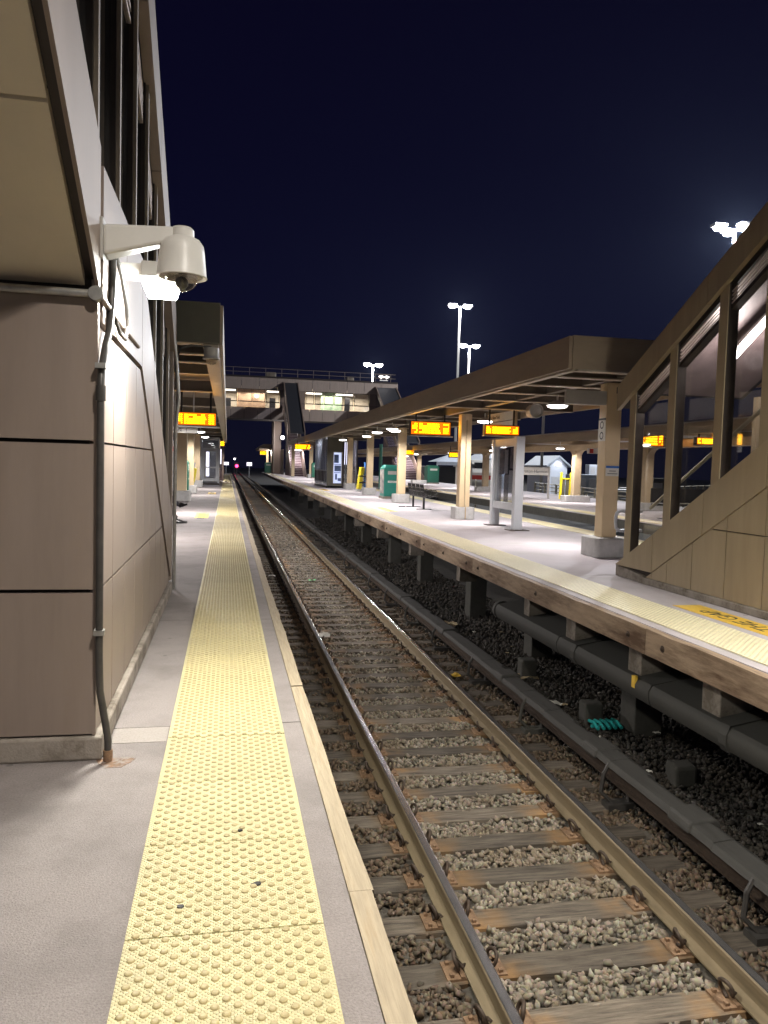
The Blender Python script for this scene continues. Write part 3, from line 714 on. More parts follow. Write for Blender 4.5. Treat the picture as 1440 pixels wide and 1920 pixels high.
ob('corner_trim', MB().box(LX-.012, 3.858, .118, LX+.004, 3.90, 2.2), 'panel', E1)
# glazing
mb = MB()
mb.px([(2.2, L2z(2.2)), (4.1, L2z(4.1)), (5.7, 2.82), (8.80, L2z(8.8)), (8.80, L2z(8.8)+1.7), (5.7, 4.5), (4.1, 4.5), (2.2, L2z(2.2)+1.7)], LX-.075, LX-.065)
ob('window_glass', mb, 'glassL', E1)
ym = [2.45, 3.2, 3.95, 4.70, 5.48, 6.24, 7.0, 7.76, 8.52]
for yy in ym:
    zz = L2z(yy)
    ob('mullion', MB().box(LX-.13, yy-.035, zz-.05, LX-.035, yy+.035, zz+1.75), 'bronze', E1)
    ob('mullion_cap', MB().box(LX-.034, yy-.022, zz-.05, LX-.012, yy+.022, zz+1.72), 'bronze_lit', E1)
mb = MB()
for a, b in zip(ym[:-1], ym[1:]):
    for j in range(4):
        za, zb = L2z(a+.04)+1.40+.075*j, L2z(b-.04)+1.40+.075*j
        mb.px([(a+.04, za), (b-.04, zb), (b-.04, zb+.03), (a+.04, za+.03)], LX-.10, LX-.05)
ob('louvre_band', mb, 'louvre', E1)
mb = MB()
for a, b in ((1.2, 2.69), (2.705, 4.09), (4.105, 5.0), (5.015, 5.69), (5.705, 6.85), (6.865, 8.0), (8.015, 9.05)):
    fa, fb = L2z(a)+1.70, L2z(b)+1.70
    mb.px([(a, fa), (b, fb), (b, fb+.52), (a, fa+.52)], LX-.05, LX+.03)
ob('roof_fascia', mb, 'panel', E1)
mb = MB(); mb.px([(1.2, L2z(1.2)+2.2), (4.1, 5.02), (5.7, 5.02), (9.05, L2z(9.05)+2.2), (9.05, L2z(9.05)+2.1), (5.7, 4.92), (4.1, 4.92), (1.2, L2z(1.2)+2.1)], -3.35, LX-.055)
ob('roof', mb, 'navyroof', E1)
mb = MB(); mb.box(LX-.10, 8.80, .115, LX+.015, 8.90, 2.60); ob('end_post', mb, 'panel', E1, bevel=.008)
ob('back_wall', MB().px([(3.93, .12), (8.8, .12), (8.8, 2.6), (5.7, 5.0), (1.2, 7.0), (1.2, 4.4), (3.93, 2.6)], -3.3, -3.2), 'panel', E1)
# stairs inside, hidden but real
mb = MB()
for k in range(16): mb.box(-3.1, 8.6-.28*k-.3, .0, LX-.4, 8.6-.28*k, .13+.165*k*.72)
ob('stair_flight', mb, 'conc_dark', E1)

# conduit up the corner
cp = thing('conduit', 'dark vertical conduit running up the corner of the left stair wall from a rusty foot', 'conduit', (-.55, 3.84, 0))
ob('pipe_run', MB().tube([(-.535, 3.83, -.01), (-.535, 3.83, .10), (-.545, 3.83, .17), (-.572, 3.825, .34), (-.577, 3.825, .5), (-.577, 3.825, 1.75), (-.577, 3.84, 1.84), (-.575, 3.95, 1.97), (-.572, 4.05, 2.06), (-.572, 4.12, 2.2), (-.572, 4.15, 2.33), (-.572, 4.15, 2.42)], .0175, 12), 'pipe', cp, smooth=True)
ob('rusty_foot', MB().tube([(-.535, 3.83, -.01), (-.535, 3.83, .055)], .022, 12), 'rust', cp, smooth=True)
for z_ in (.62, 1.86): ob('pipe_strap', MB().box(-.60, 3.80, z_-.012, -.553, 3.85, z_+.012), 'galv', cp)
ob('coupling', MB().tube([(-.577, 3.825, 1.70), (-.577, 3.825, 1.77)], .023, 12), 'pipe', cp, smooth=True)
cp = thing('conduit', 'galvanised horizontal conduit crossing the left wall just under the soffit', 'conduit', (-1.2, 3.84, 2.19))
ob('pipe_run', MB().tube([(-2.6, 3.83, 2.20), (-.63, 3.83, 2.185)], .019, 12), 'galv', cp, smooth=True)
ob('elbow_box', MB().lathe([(.0, -.02), (.032, -.02), (.036, -.012), (.036, .012), (.028, .02), (.0, .02)], (-.60, 3.825, 2.185), 16, 'y'), 'galv', cp, smooth=True)
ob('branch_pipe', MB().tube([(-.583, 3.84, 2.18), (-.581, 4.2, 2.165), (-.581, 4.5, 2.165), (-.583, 5.4, 2.17)], .014, 10), 'panel', cp, smooth=True)
cp = tag(ob('cable_loop', MB().tube([(-.575, 4.30, 2.47), (-.565, 4.42, 2.40), (-.56, 4.58, 2.28), (-.555, 4.62, 2.17), (-.56, 4.55, 2.09), (-.57, 4.42, 2.10), (-.578, 4.30, 2.15)], .011, 8), 'pipe', loc=(-.57, 4.4, 2.2), smooth=True),
         'looping cable hanging beside the wall floodlight on the left wall', 'cable')
cp = tag(ob('drain_pipe', MB().tube([(-.565, 8.95, 0), (-.565, 8.95, 1.75), (-.55, 8.95, 1.95), (-.535, 8.95, 2.1), (-.55, 8.95, 2.3), (-.58, 8.93, 2.75)], .02, 10), 'galv', loc=(-.565, 8.95, 0), smooth=True),
         'slim grey pipe down the far end post of the left stair enclosure', 'pipe')

rs_ = [(-.50+.075*math.cos(a)*(1+.35*math.sin(3*a)), 3.80+.085*math.sin(a)*(1+.3*math.cos(2*a))) for a in np.linspace(0, 2*PI, 15)[:-1]]
struct('rust_stain', MB().pz([(float(a), float(b)) for a, b in rs_], .0005, .002), mat('rust stain', (.20, .12, .075), .85, var=.5, scale=22, c2=(.27, .235, .22), c2s=16, c2lo=.45, c2hi=.6))
# ------------------------------------------------------------------ dome camera and floodlight
dc = thing('dome_camera', 'large white dome security camera on a wall arm, above the bright floodlight', 'security camera', (-.59, 4.0, 2.46))
mb = MB()
mb.add([(-.588, 3.93, 2.535), (-.588, 4.07, 2.535), (-.588, 4.07, 2.39), (-.588, 3.93, 2.39), (-.235, 3.965, 2.56), (-.235, 4.035, 2.56), (-.235, 4.035, 2.495), (-.235, 3.965, 2.495)],
       [(0, 1, 2, 3), (4, 5, 6, 7), (0, 1, 5, 4), (1, 2, 6, 5), (2, 3, 7, 6), (3, 0, 4, 7)])
ob('arm', mb, 'white', dc, bevel=.015)
ob('wall_plate', MB().box(-.60, 3.91, 2.37, -.585, 4.09, 2.56), 'lightgrey', dc, bevel=.004)
ob('arm_cap', MB().lathe([(.0, .056), (.045, .056), (.056, .045), (.058, .0), (.05, -.02)], (-.232, 4.0, 2.505), 24), 'white', dc, smooth=True)
ob('housing', MB().lathe([(.0, .10), (.05, .098), (.085, .082), (.103, .055), (.108, .02), (.118, -.085), (.122, -.095), (.114, -.098), (.09, -.085)], (-.232, 4.0, 2.42), 32), 'white', dc, smooth=True)
prof = [(.112, -.09)]+[(.076*math.cos(a), -.096-.066*math.sin(a)) for a in np.linspace(0, PI/2*.97, 9)]
ob('dome', MB().lathe(prof, (-.232, 4.0, 2.42), 28), 'domeglass', dc, smooth=True)
ob('lens_ball', MB().lathe([(.0, .0)]+[(.032*math.sin(a), -.032+.032*math.cos(a)) for a in np.linspace(.3, PI*.97, 8)], (-.232, 4.0, 2.330), 16), 'blackp', dc, smooth=True)

fl = thing('floodlight', 'glaring white wall floodlight on a bracket under the dome camera', 'floodlight', (-.6, 4.55, 2.4))
ob('housing', MB().px([(4.36, 2.40), (4.44, 2.50), (4.66, 2.50), (4.72, 2.40)], -.47, -.28), 'white', fl, bevel=.01)
ob('bracket', MB().box(-.6, 4.48, 2.42, -.465, 4.60, 2.49), 'white', fl)
mb = MB(); mb.add([(-.465, 4.37, 2.397), (-.285, 4.37, 2.397), (-.285, 4.71, 2.397), (-.465, 4.71, 2.397), (-.45, 4.40, 2.345), (-.30, 4.40, 2.345), (-.30, 4.68, 2.345), (-.45, 4.68, 2.345)],
                  [(4, 5, 6, 7), (0, 1, 5, 4), (1, 2, 6, 5), (2, 3, 7, 6), (3, 0, 4, 7)])
ob('lens', mb, 'L_flood', fl)
light('AREA', 'flood_beam', (-.34, 4.54, 2.33), 50, (1, .97, .86), fl, .16, .3, aim=(.7, 3.9, 0))

# ------------------------------------------------------------------ canopies
def canopy_beams(parent, ys, x0, x1, z, m='beam', lip=True, skew=False, lipm='beam_lip'):
    for yy in ys:
        mb = MB(); mb.box(x0, yy-.05, z, x1, yy+.05, z+.20)
        if skew: mb.skew()
        o = ob('beam', mb, m, parent)
        if lip:
            mb = MB(); mb.box(x0, yy-.085, z-.022, x1, yy+.085, z-.002)
            if skew: mb.skew()
            ob('flange', mb, lipm, o)
C1 = thing('canopy', 'dark platform canopy on the left, its blunt end just past the stair enclosure', 'canopy', (-2.2, 9.5, 2.8))
ob('end_panel', MB().box(-4.3, 9.45, 2.80, -.11, 9.50, 3.27), 'olive', C1)
ob('side_fascia', MB().box(-.115, 9.50, 2.80, -.075, 60, 3.25), 'canopy', C1)
ob('gutter', MB().box(-.30, 9.52, 2.76, -.118, 60, 2.80), 'beam_lip', C1)
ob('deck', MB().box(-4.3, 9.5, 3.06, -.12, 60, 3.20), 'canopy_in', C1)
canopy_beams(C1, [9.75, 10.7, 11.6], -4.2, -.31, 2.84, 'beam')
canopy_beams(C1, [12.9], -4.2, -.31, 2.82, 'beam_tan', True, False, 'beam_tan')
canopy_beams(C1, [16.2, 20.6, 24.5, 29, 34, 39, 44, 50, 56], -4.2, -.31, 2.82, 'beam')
CX = [(4.72, 10.6), (4.72, 20), (4.74, 34), (5.02, 44), (5.45, 58), (5.85, 86)]
C2 = thing('canopy', 'long tan edged canopy over the middle platform, its end corner nearest the camera', 'canopy', (6.6, 10.6, 2.85))
def ribbon(pts, xo0, xo1, z0, z1):
    mb = MB()
    for (xa, ya), (xb, yb) in zip(pts[:-1], pts[1:]):
        xa += .008*(ya-5); xb += .008*(yb-5)
        mb.add([(xa+xo0, ya, z0(ya)), (xa+xo1, ya, z0(ya)), (xb+xo1, yb, z0(yb)), (xb+xo0, yb, z0(yb)), (xa+xo0, ya, z1(ya)), (xa+xo1, ya, z1(ya)), (xb+xo1, yb, z1(yb)), (xb+xo0, yb, z1(yb))],
               [(0, 3, 2, 1), (4, 5, 6, 7), (0, 1, 5, 4), (1, 2, 6, 5), (2, 3, 7, 6), (3, 0, 4, 7)])
    return mb
zt = lambda y: 3.36+(.0 if y < 34 else .0085*(y-34)); zb = lambda y: 2.90+(.0 if y < 34 else .0085*(y-34))
ob('side_fascia', ribbon(CX, 0, .05, zb, zt), 'canopy', C2)
ob('edge_lip', ribbon(CX, .052, .16, lambda y: zb(y)-.03, lambda y: zb(y)-.001), 'beam_lip', C2)
mb = MB(); mb.box(4.775, 10.58, 2.89, 8.5, 10.63, 3.37); mb.skew(); ob('end_panel', mb, 'canopy', C2)
mb = MB(); mb.box(4.83, 10.5, 2.862, 8.5, 10.70, 2.886); mb.skew(); ob('end_lip', mb, 'beam_lip', C2)
mb = MB()
for (xa, ya), (xb, yb) in zip(CX[:-1], CX[1:]):
    sa, sb = .008*(ya-5), .008*(yb-5)
    mb.add([(xa+sa+.05, ya, zt(ya)-.20), (8.55+sa, ya, zt(ya)-.20), (8.55+sb, yb, zt(yb)-.20), (xb+sb+.05, yb, zt(yb)-.20), (xa+sa+.05, ya, zt(ya)-.02), (8.55+sa, ya, zt(ya)-.02), (8.55+sb, yb, zt(yb)-.02), (xb+sb+.05, yb, zt(yb)-.02)],
           [(0, 3, 2, 1), (4, 5, 6, 7), (0, 1, 5, 4), (1, 2, 6, 5), (2, 3, 7, 6), (3, 0, 4, 7)])
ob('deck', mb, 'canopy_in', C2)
ob('far_fascia', ribbon([(8.55, 10.6), (8.55, 86)], 0, .05, zb, zt), 'canopy', C2)
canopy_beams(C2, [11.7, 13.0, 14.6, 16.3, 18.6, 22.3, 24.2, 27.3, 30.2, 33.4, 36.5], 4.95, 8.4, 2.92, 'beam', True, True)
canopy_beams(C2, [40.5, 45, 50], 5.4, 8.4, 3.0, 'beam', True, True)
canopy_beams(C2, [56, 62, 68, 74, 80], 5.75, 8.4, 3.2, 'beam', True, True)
mb = MB(); mb.box(6.02, 10.7, 2.93, 6.18, 40, 3.13); mb.skew(); ob('spine_beam', mb, 'beam', C2)
C3 = thing('canopy', 'pale canopy over the third platform, seen beyond the second track', 'canopy', (15.6, 12, 2.6))
ob('side_fascia', MB().box(13.0, 12, 2.58, 13.06, 96, 2.90), 'canopy', C3)
ob('deck', MB().box(13.07, 12, 2.80, 18.4, 96, 2.95), 'lightgrey', C3)
ob('far_fascia', MB().box(18.4, 12, 2.50, 18.46, 96, 2.90), 'canopy', C3)
ob('spine_beam', MB().box(15.45, 12, 2.36, 15.95, 96, 2.62), 'beam_tan', C3)
canopy_beams(C3, [14, 18, 22, 27.5, 33.5, 40, 46, 52, 58, 64, 72, 80], 13.1, 18.3, 2.62, 'beam_tan', False)

# ------------------------------------------------------------------ columns
def column(x, y, h, w_=.27, label='', pl=(.62, .62, .33), group='cream columns with concrete plinths', m='col', p='conc_new', z0=0., notch=True):
    r = thing('column', label, 'column', (x, y, z0), group)
    mb = MB(); mb.box(x-w_/2, y-w_/2, z0+pl[2], x+w_/2, y+w_/2, z0+h)
    ob('shaft', mb, m, r, bevel=.012)
    mb = MB(); c = .05
    a, b = pl[0]/2, pl[1]/2
    mb.pz([(x-a+c, y-b), (x+a-c, y-b), (x+a, y-b+c), (x+a, y+b-c), (x+a-c, y+b), (x-a+c, y+b), (x-a, y+b-c), (x-a, y-b+c)], z0, z0+pl[2])
    ob('plinth', mb, p, r, bevel=.02)
    if notch:
        ob('bracket', MB().px([(y-w_/2-.12, z0+h), (y+w_/2+.12, z0+h), (y+w_/2+.12, z0+h-.08), (y+w_/2+.002, z0+h-.2), (y-w_/2-.002, z0+h-.2), (y-w_/2-.12, z0+h-.08)], x-.06, x+.06), m, r)
    return r
column(6.33, 12.32, 2.92, .27, 'nearest cream column of the middle platform, beside the right stair enclosure', (.62, .62, .33), notch=False)
k2 = column(6.50, 21.15, 2.92, .30, 'cream column with a conduit down its face, between the bench and the white notice frame', (.56, .56, .34))
ob('conduit', MB().tube([(6.50, 20.90, .0), (6.50, 20.86, .03), (6.50, 20.86, .33), (6.50, 20.96, .42), (6.50, 20.975, .55), (6.50, 20.975, 2.9)], .018, 8), 'beam_tan', k2, smooth=True)
column(6.68, 30.0, 2.92, .30, 'cream column directly behind the black bench, beside the teal cabinet', (.62, .62, .34))
column(6.72, 37.2, 2.95, .30, 'cream column between the teal cabinet and the yellow and blue ramp frame', (.60, .60, .34))
column(6.98, 45.2, 3.0, .30, 'cream column right beside the dark olive shelter front', (.60, .60, .34))
column(8.05, 77, 3.2, .34, 'far cream column at the right of the lit stairway on the middle platform', (.7, .7, .36))
column(6.45, 79, 3.2, .30, 'far slim cream column at the left of the lit stairway on the middle platform', (.34, .34, .1), notch=False)
column(-1.55, 28.3, 2.82, .33, 'nearest cream column of the left platform, in front of the green cabinet', (.62, .62, .36))
column(-1.60, 35.2, 2.82, .34, 'second cream column of the left platform, seen over the green cabinet', (.62, .62, .34))
column(-1.62, 43.2, 2.82, .36, 'third cream column of the left platform, next to the glass shelter', (.66, .66, .36))
for x, y_, lb in ((15.7, 33.6, 'tan column of the third platform beside the upright yellow ramp frame'), (15.7, 27.4, 'tan column of the third platform seen through the right stair glass'), (15.75, 64, 'far tan column of the third platform beside the dark green cabinet'), (15.7, 46.5, 'tan column of the third platform mostly behind the notice frame')):
    r = column(x, y_, 2.6, .34, lb, (1.25, .6, .30), 'tan columns of the third platform', 'beam_tan', 'conc_new', notch=False)
    mb = MB()
    for s in (-1, 1):       # rounded knee arms
        pts = [(x, y_+s*.17, 2.0)]
        arc = [(y_+s*(.17+.5-.5*math.cos(a)), 1.86+.5*math.sin(a)) for a in np.linspace(0, PI/2, 7)]
        poly = [(y_+s*.16, 1.86)]+arc+[(y_+s*.67, 2.5), (y_+s*.16, 2.5)]
        mb.px(poly, x-.12, x+.12)
    ob('knee_arm', mb, 'beam_tan', r)

# ------------------------------------------------------------------ canopy lights
def downlight(x, y, z, label, P=55, w_=.42, group='round lamps under the canopies', col=(1, .95, .93), drop=.12):
    r = thing('canopy_light', label, 'ceiling lamp', (x, y, z), group)
    ob('shade', MB().lathe([(.0, .09), (.07, .085), (w_/2*.75, .04), (w_/2, .0), (w_/2-.01, -.004)], (x, y, z), 24), 'white', r, smooth=True)
    ob('stem', MB().tube([(x, y, z+.08), (x, y, z+.08+drop)], .02, 8), 'white', r)
    ob('diffuser', MB().lathe([(w_/2-.02, -.006), (w_/2*.8, -.035), (w_/2*.4, -.05), (.0, -.053)], (x, y, z), 24), 'L_down', r, smooth=True)
    light('SPOT', 'lamp_glow', (x, y, z-.07), P*3.3, col, r, .12, spot=172, blend=.3, aim=(x, y, 0))
    return r
for x, y_, z_, lb, P in ((6.10, 14.0, 2.66, 'canopy lamp nearest the blank pale panel by the first column', 75), (6.45, 19.3, 2.64, 'canopy lamp above the direction sign, behind the second column head', 75),
                         (5.75, 27.0, 2.66, 'canopy lamp between the amber board and the third column', 75), (5.35, 25.6, 2.66, 'canopy lamp left of the third column head, nearest of the two', 50),
                         (5.45, 28.8, 2.66, 'canopy lamp left of the third column head, farther of the two', 50), (6.0, 34.2, 2.70, 'canopy lamp above the yellow ramp frame', 75), (6.0, 41.5, 2.74, 'canopy lamp in front of the dark olive shelter', 75),
                         (6.9, 60, 2.9, 'far canopy lamp behind the shelter on the middle platform', 110), (7.3, 72, 2.9, 'far canopy lamp by the lit stairway of the middle platform', 150)):
    downlight(x, y_, z_, lb, P)
for x, y_, lb, P in ((-2.0, 14.5, 'left canopy lamp hidden behind the near stair enclosure end', 150), (-1.2, 21.5, 'left canopy lamp over the seated person', 170), (-1.1, 33, 'left canopy lamp in front of the third column', 105), (-1.1, 40, 'left canopy lamp close to the glass shelter', 105), (-1.0, 57, 'left canopy lamp past the glass shelter', 90)):
    downlight(x, y_, 2.6, lb, P, .4)
for x, y_, lb, P in ((14.6, 33, 'lamp under the third canopy beside the knee armed column', 90), (14.2, 41, 'lamp under the third canopy above the station name sign', 90), (14.2, 25, 'lamp under the third canopy seen right of the nearest column', 80), (15, 52, 'lamp under the third canopy above the shed roofs', 90), (15, 62, 'lamp under the third canopy near the dark green cabinet', 90), (17.4, 76, 'lamp under the third canopy by the far stairs', 120), (14.2, 18, 'lamp under the third canopy seen through the stair glass', 60)):
    downlight(x, y_, 2.42, lb, P, .4, drop=.3)

# ------------------------------------------------------------------ LED departure boards
def led_board(x, y, z, w_, h, label, rows=5, hang=2.95, bracket=True, facing=-1, m='L_ledy', dens=.92):
    r = thing('departure_board', label, 'departure board', (x, y, z-h/2), 'amber departure boards')
    fr = .05*w_
    ob('case', MB().box(x-w_/2, y, z-h/2, x+w_/2, y+.16, z+h/2), 'blackp', r, bevel=.008)
    ob('screen', MB().box(x-w_/2+fr*.5, y-.004, z-h/2+fr*.5, x+w_/2-fr*.5, y-.002, z+h/2-fr*.5), 'L_ledo', r)
    mb = MB(); x0, x1 = x-w_/2+fr, x+w_/2-fr; z0, z1 = z-h/2+fr, z+h/2-fr; rh = (z1-z0)/rows; W = x1-x0
    for q in range(rows):
        for a, b in ((0, .155), (.19, .80), (.84, 1.)):
            t = a
            end = b if (a != .19) else b-random.uniform(0, .08)
            while t < end-.01:
                L_ = min(random.uniform(.05, .14), end-t)
                if random.random() < dens: mb.box(x0+W*t, y-.009, z0+rh*(q+.14), x0+W*(t+L_-.016), y-.005, z0+rh*(q+.78))
                t += L_
    ob('lettering', mb, m, r)
    ob('bottom_rail', MB().box(x-w_/2-.01, y-.03, z-h/2-.028, x+w_/2+.06, y+.17, z-h/2-.002), 'lightgrey', r)
    if bracket:
        for s in (-.35, .35): ob('hanger', MB().box(x+s*w_-.02, y+.06, z+h/2, x+s*w_+.02, y+.10, hang), 'black', r)
    light('AREA', 'board_glow', (x, y-.06, z), 5*w_*h/.4, (1, .42, .03), r, w_*.9, h*.9, aim=(x, y-2, z))
    return r
led_board(-.65, 16.7, 2.285, .84, .29, 'glowing amber departure board hung under the left canopy above the track number sign', 5, 2.85)
led_board(-.43, 56, 2.64, .42, .36, 'small far amber board under the left canopy past the shelter', 2, 2.85)
led_board(5.73, 22, 2.54, 1.22, .42, 'large amber departure board hung under the middle canopy near the bench', 5, 2.95)
led_board(6.82, 19.0, 2.41, .93, .265, 'wide amber departure board above the white notice frame', 4, 2.95)
led_board(5.80, 62, 2.72, 1.25, .46, 'far amber board over the lit stairway of the middle platform', 2, 3.2)
led_board(4.62, 104, 2.62, .92, .5, 'farthest amber board under the small distant canopy', 2, 3.2)
led_board(12.75, 55, 2.42, .75, .34, 'amber board of the third platform beside the far stairs', 2, 2.7)
led_board(13.25, 45, 2.18, .72, .30, 'amber board of the third platform above the train front', 2, 2.7)
led_board(14.45, 25, 2.58, .92, .46, 'orange board of the third platform seen through the first stair pane', 4, 2.75, m='L_led', dens=.85)
led_board(14.0, 21, 2.42, .85, .24, 'orange board of the third platform seen through the second stair pane', 3, 2.75, m='L_led', dens=.8)

# ------------------------------------------------------------------ signs
sg = thing('track_sign', 'white track number sign hung just below the left departure board', 'sign', (-.86, 16.9, 2.0))
ob('board', MB().box(-1.22, 16.9, 1.995, -.615, 16.94, 2.115), 'white', sg, bevel=.004)
lettering(sg, 'Track  1', (-1.18, 16.896, 2.025), (1, 0, 0), (0, 0, 1), .105)
ob('hanger', MB().box(-1.1, 16.91, 2.115, -1.07, 16.93, 2.9), 'alu', sg); ob('hanger', MB().box(-.72, 16.91, 2.115, -.69, 16.93, 2.9), 'alu', sg)
def dir_sign(x, y0, y1, z0, z1, label, nx=-1, lines=('←To New York', 'To Poughkeepsie→')):
    r = thing('direction_sign', label, 'sign', (x, (y0+y1)/2, z0)); h = (z1-z0-.03)/2
    ob('board', MB().box(x-.03, y0+.12, z0, x+.03, y1, z0+h), 'paper', r, bevel=.004); ob('board', MB().box(x-.03, y0+.12, z1-h, x+.03, y1, z1), 'paper', r, bevel=.004)
    ob('hanger', MB().box(x-.035, y0-.02, z0-.1, x+.035, y0+.03, 2.95), 'beam_tan', r); ob('hanger', MB().box(x-.035, y0+.06, z0-.1, x+.035, y0+.11, 2.95), 'beam_tan', r)
    for t, zz in ((lines[0], z1-h), (lines[1], z0)):
        if nx < 0: lettering(r, t, (x-.033, y1-.1, zz+h*.27), (0, -1, 0), (0, 0, 1), h*.62)
        else: lettering(r, t, (x+.033, y0+.2, zz+h*.27), (0, 1, 0), (0, 0, 1), h*.62)
    return r
dir_sign(7.4, 19.6, 21.8, 2.50, 2.98, 'white hanging direction sign to New York behind the wide amber board')
dir_sign(-1.5, 17.9, 20.0, 2.28, 2.72, 'white hanging direction sign of the left platform, mirrored in the right stair glass', 1, ('To Poughkeepsie→', '←To New York'))
# notice frame (two aluminium posts with a glazed case between)
nf = thing('notice_frame', 'tall grey aluminium notice frame on two posts, standing right of the second column', 'notice frame', (6.74, 18.2, 0))
for y0, y1, h in ((18.90, 19.07, 2.16), (17.32, 17.50, 2.20)):
    ob('post', MB().box(6.58, y0, .02, 6.79, y1, h), 'palealu', nf, bevel=.01)
    ob('foot_plate', MB().box(6.46, y0-.1, 0, 6.94, y1+.1, .018), 'rustdark', nf)
ob('top_bar', MB().box(6.60, 17.505, 1.98, 6.77, 18.895, 2.16), 'palealu', nf)
ob('lower_bar', MB().box(6.60, 17.505, .46, 6.77, 18.895, .62), 'palealu', nf)
ob('frame_edge', MB().box(6.63, 17.52, .62, 6.77, 17.58, 1.98), 'alu', nf); ob('frame_edge', MB().box(6.63, 18.80, .62, 6.77, 18.86, 1.98), 'alu', nf)
ob('glass', MB().box(6.665, 17.59, .63, 6.67, 18.79, 1.97), 'glassS', nf)
for a, b, c, d, m in ((17.62, 17.95, 1.45, 1.95, 'poster'), (18.35, 18.75, 1.30, 1.92, 'poster'), (18.1, 18.33, 1.32, 1.90, 'paper'), (17.75, 18.0, .86, 1.40, 'paper'), (18.5, 18.76, .78, 1.26, 'paper'), (18.02, 18.33, .64, 1.30, 'poster')):
    ob('notice', MB().box(6.672, a, c, 6.675, b, d), m, nf)
ob('back_board', MB().box(6.69, 17.6, 1.28, 6.70, 18.3, 1.96), 'blackp', nf)
# left notice frame partly hidden
nf = thing('notice_frame', 'grey notice frame on the left platform, half hidden by the stair wall', 'notice frame', (-1.5, 22.9, 0))
ob('post', MB().box(-1.62, 21.9, 0, -1.50, 22.0, 1.98), 'alu', nf)
ob('post', MB().box(-1.62, 23.6, 0, -1.50, 23.7, 1.98), 'alu', nf)
ob('case', MB().box(-1.60, 22.0, .55, -1.52, 23.6, 1.95), 'lightgrey', nf)
ob('header', MB().box(-1.517, 22.0, 1.68, -1.512, 23.6, 1.80), 'red', nf)
# blank panel at first column, loudspeaker, column signs, handrail
bp = tag(ob('blank_panel', MB().box(5.46, 12.18, 2.545, 6.18, 12.26, 2.775), 'lightgrey', loc=(5.8, 12.2, 2.55), bevel=.006), 'blank pale rectangular panel fixed to the head of the nearest column', 'panel')
ls = thing('loudspeaker', 'round grey loudspeaker drum hung under the middle canopy', 'loudspeaker', (6.85, 16.9, 2.77))
ob('drum', MB().lathe([(.0, .16), (.15, .16), (.155, .0), (.17, -.14), (.15, -.15), (.14, -.10)], (6.85, 17.0, 2.77), 24, 'y'), 'lightgrey', ls, smooth=True)
ob('grille', MB().lathe([(.0, -.095), (.14, -.095), (.14, -.09), (.0, -.09)], (6.85, 17.0, 2.77), 24, 'y'), 'beam', ls)
ob('hanger', MB().box(6.83, 17.0, 2.92, 6.87, 17.04, 3.0), 'lightgrey', ls)
cs = thing('column_notice', 'small white notice with a blue header on the nearest column', 'notice', (6.33, 12.18, 1.45))
ob('plate', MB().box(6.22, 12.176, 1.365, 6.455, 12.183, 1.535), 'paper', cs); ob('header', MB().box(6.22, 12.173, 1.50, 6.455, 12.1755, 1.535), 'blue', cs)
ob('text_lines', MB().box(6.28, 12.173, 1.445, 6.40, 12.1755, 1.455).box(6.25, 12.173, 1.40, 6.43, 12.1755, 1.41), 'ink', cs)
cs = thing('pictogram_sign', 'narrow pale sign with two round symbols on the side of the nearest column', 'sign', (6.19, 12.32, 2.1))
ob('plate', MB().box(6.186, 12.20, 1.95, 6.194, 12.44, 2.30), 'paper', cs); ob('header', MB().box(6.186, 12.20, 2.30, 6.194, 12.44, 2.335), 'navyroof', cs)
def ring(c, r0, r1, n=20):
    mb = MB(); vs = []; fs = []
    for j in range(n):
        a = 2*PI*j/n; vs += [(c[0], c[1]+r0*math.cos(a), c[2]+r0*math.sin(a)), (c[0], c[1]+r1*math.cos(a), c[2]+r1*math.sin(a))]
    for j in range(n): fs.append((2*j, 2*j+1, 2*((j+1) % n)+1, 2*((j+1) % n)))
    return mb.add(vs, fs)
ob('symbol', ring((6.184, 12.32, 2.22), .045, .065), 'ink', cs); ob('symbol', ring((6.184, 12.32, 2.04), .045, .065), 'ink', cs)
tag(ob('handrail', MB().tube([(6.45, 11.35, .52), (6.05, 11.3, .52), (5.98, 11.28, .56), (5.96, 11.27, .64), (5.96, 11.27, .74), (5.98, 11.28, .80), (6.05, 11.3, .83), (6.45, 11.35, .83)], .025, 10), 'alu', loc=(6.0, 11.3, .6), smooth=True), 'short looped metal handrail end beside the right stair entrance', 'handrail')
# station name sign on the third platform
st = thing('station_sign', 'white station name sign on two posts, on the third platform', 'sign', (15.1, 37, 0))
ob('board', MB().box(14.02, 37, 1.16, 15.78, 37.06, 1.56), 'white', st)
ob('post', MB().box(15.785, 36.98, 0, 15.88, 37.06, 1.60), 'lightgrey', st)
ob('post', MB().box(13.92, 36.98, 0, 14.015, 37.06, 1.60), 'lightgrey', st)
lettering(st, 'Croton-Harmon', (14.30, 36.995, 1.28), (1, 0, 0), (0, 0, 1), .215)
xs_ = thing('exit_sign', 'white hanging sign with a red square, under the third canopy left of the nearest column', 'sign', (14.7, 29, 2.2))
ob('board', MB().box(14.0, 29, 2.13, 15.3, 29.05, 2.34), 'white', xs_); ob('red_square', MB().box(14.08, 28.994, 2.15, 14.24, 28.998, 2.32), 'red', xs_); ob('hanger', MB().box(14.6, 29, 2.34, 14.64, 29.04, 2.8), 'black', xs_)

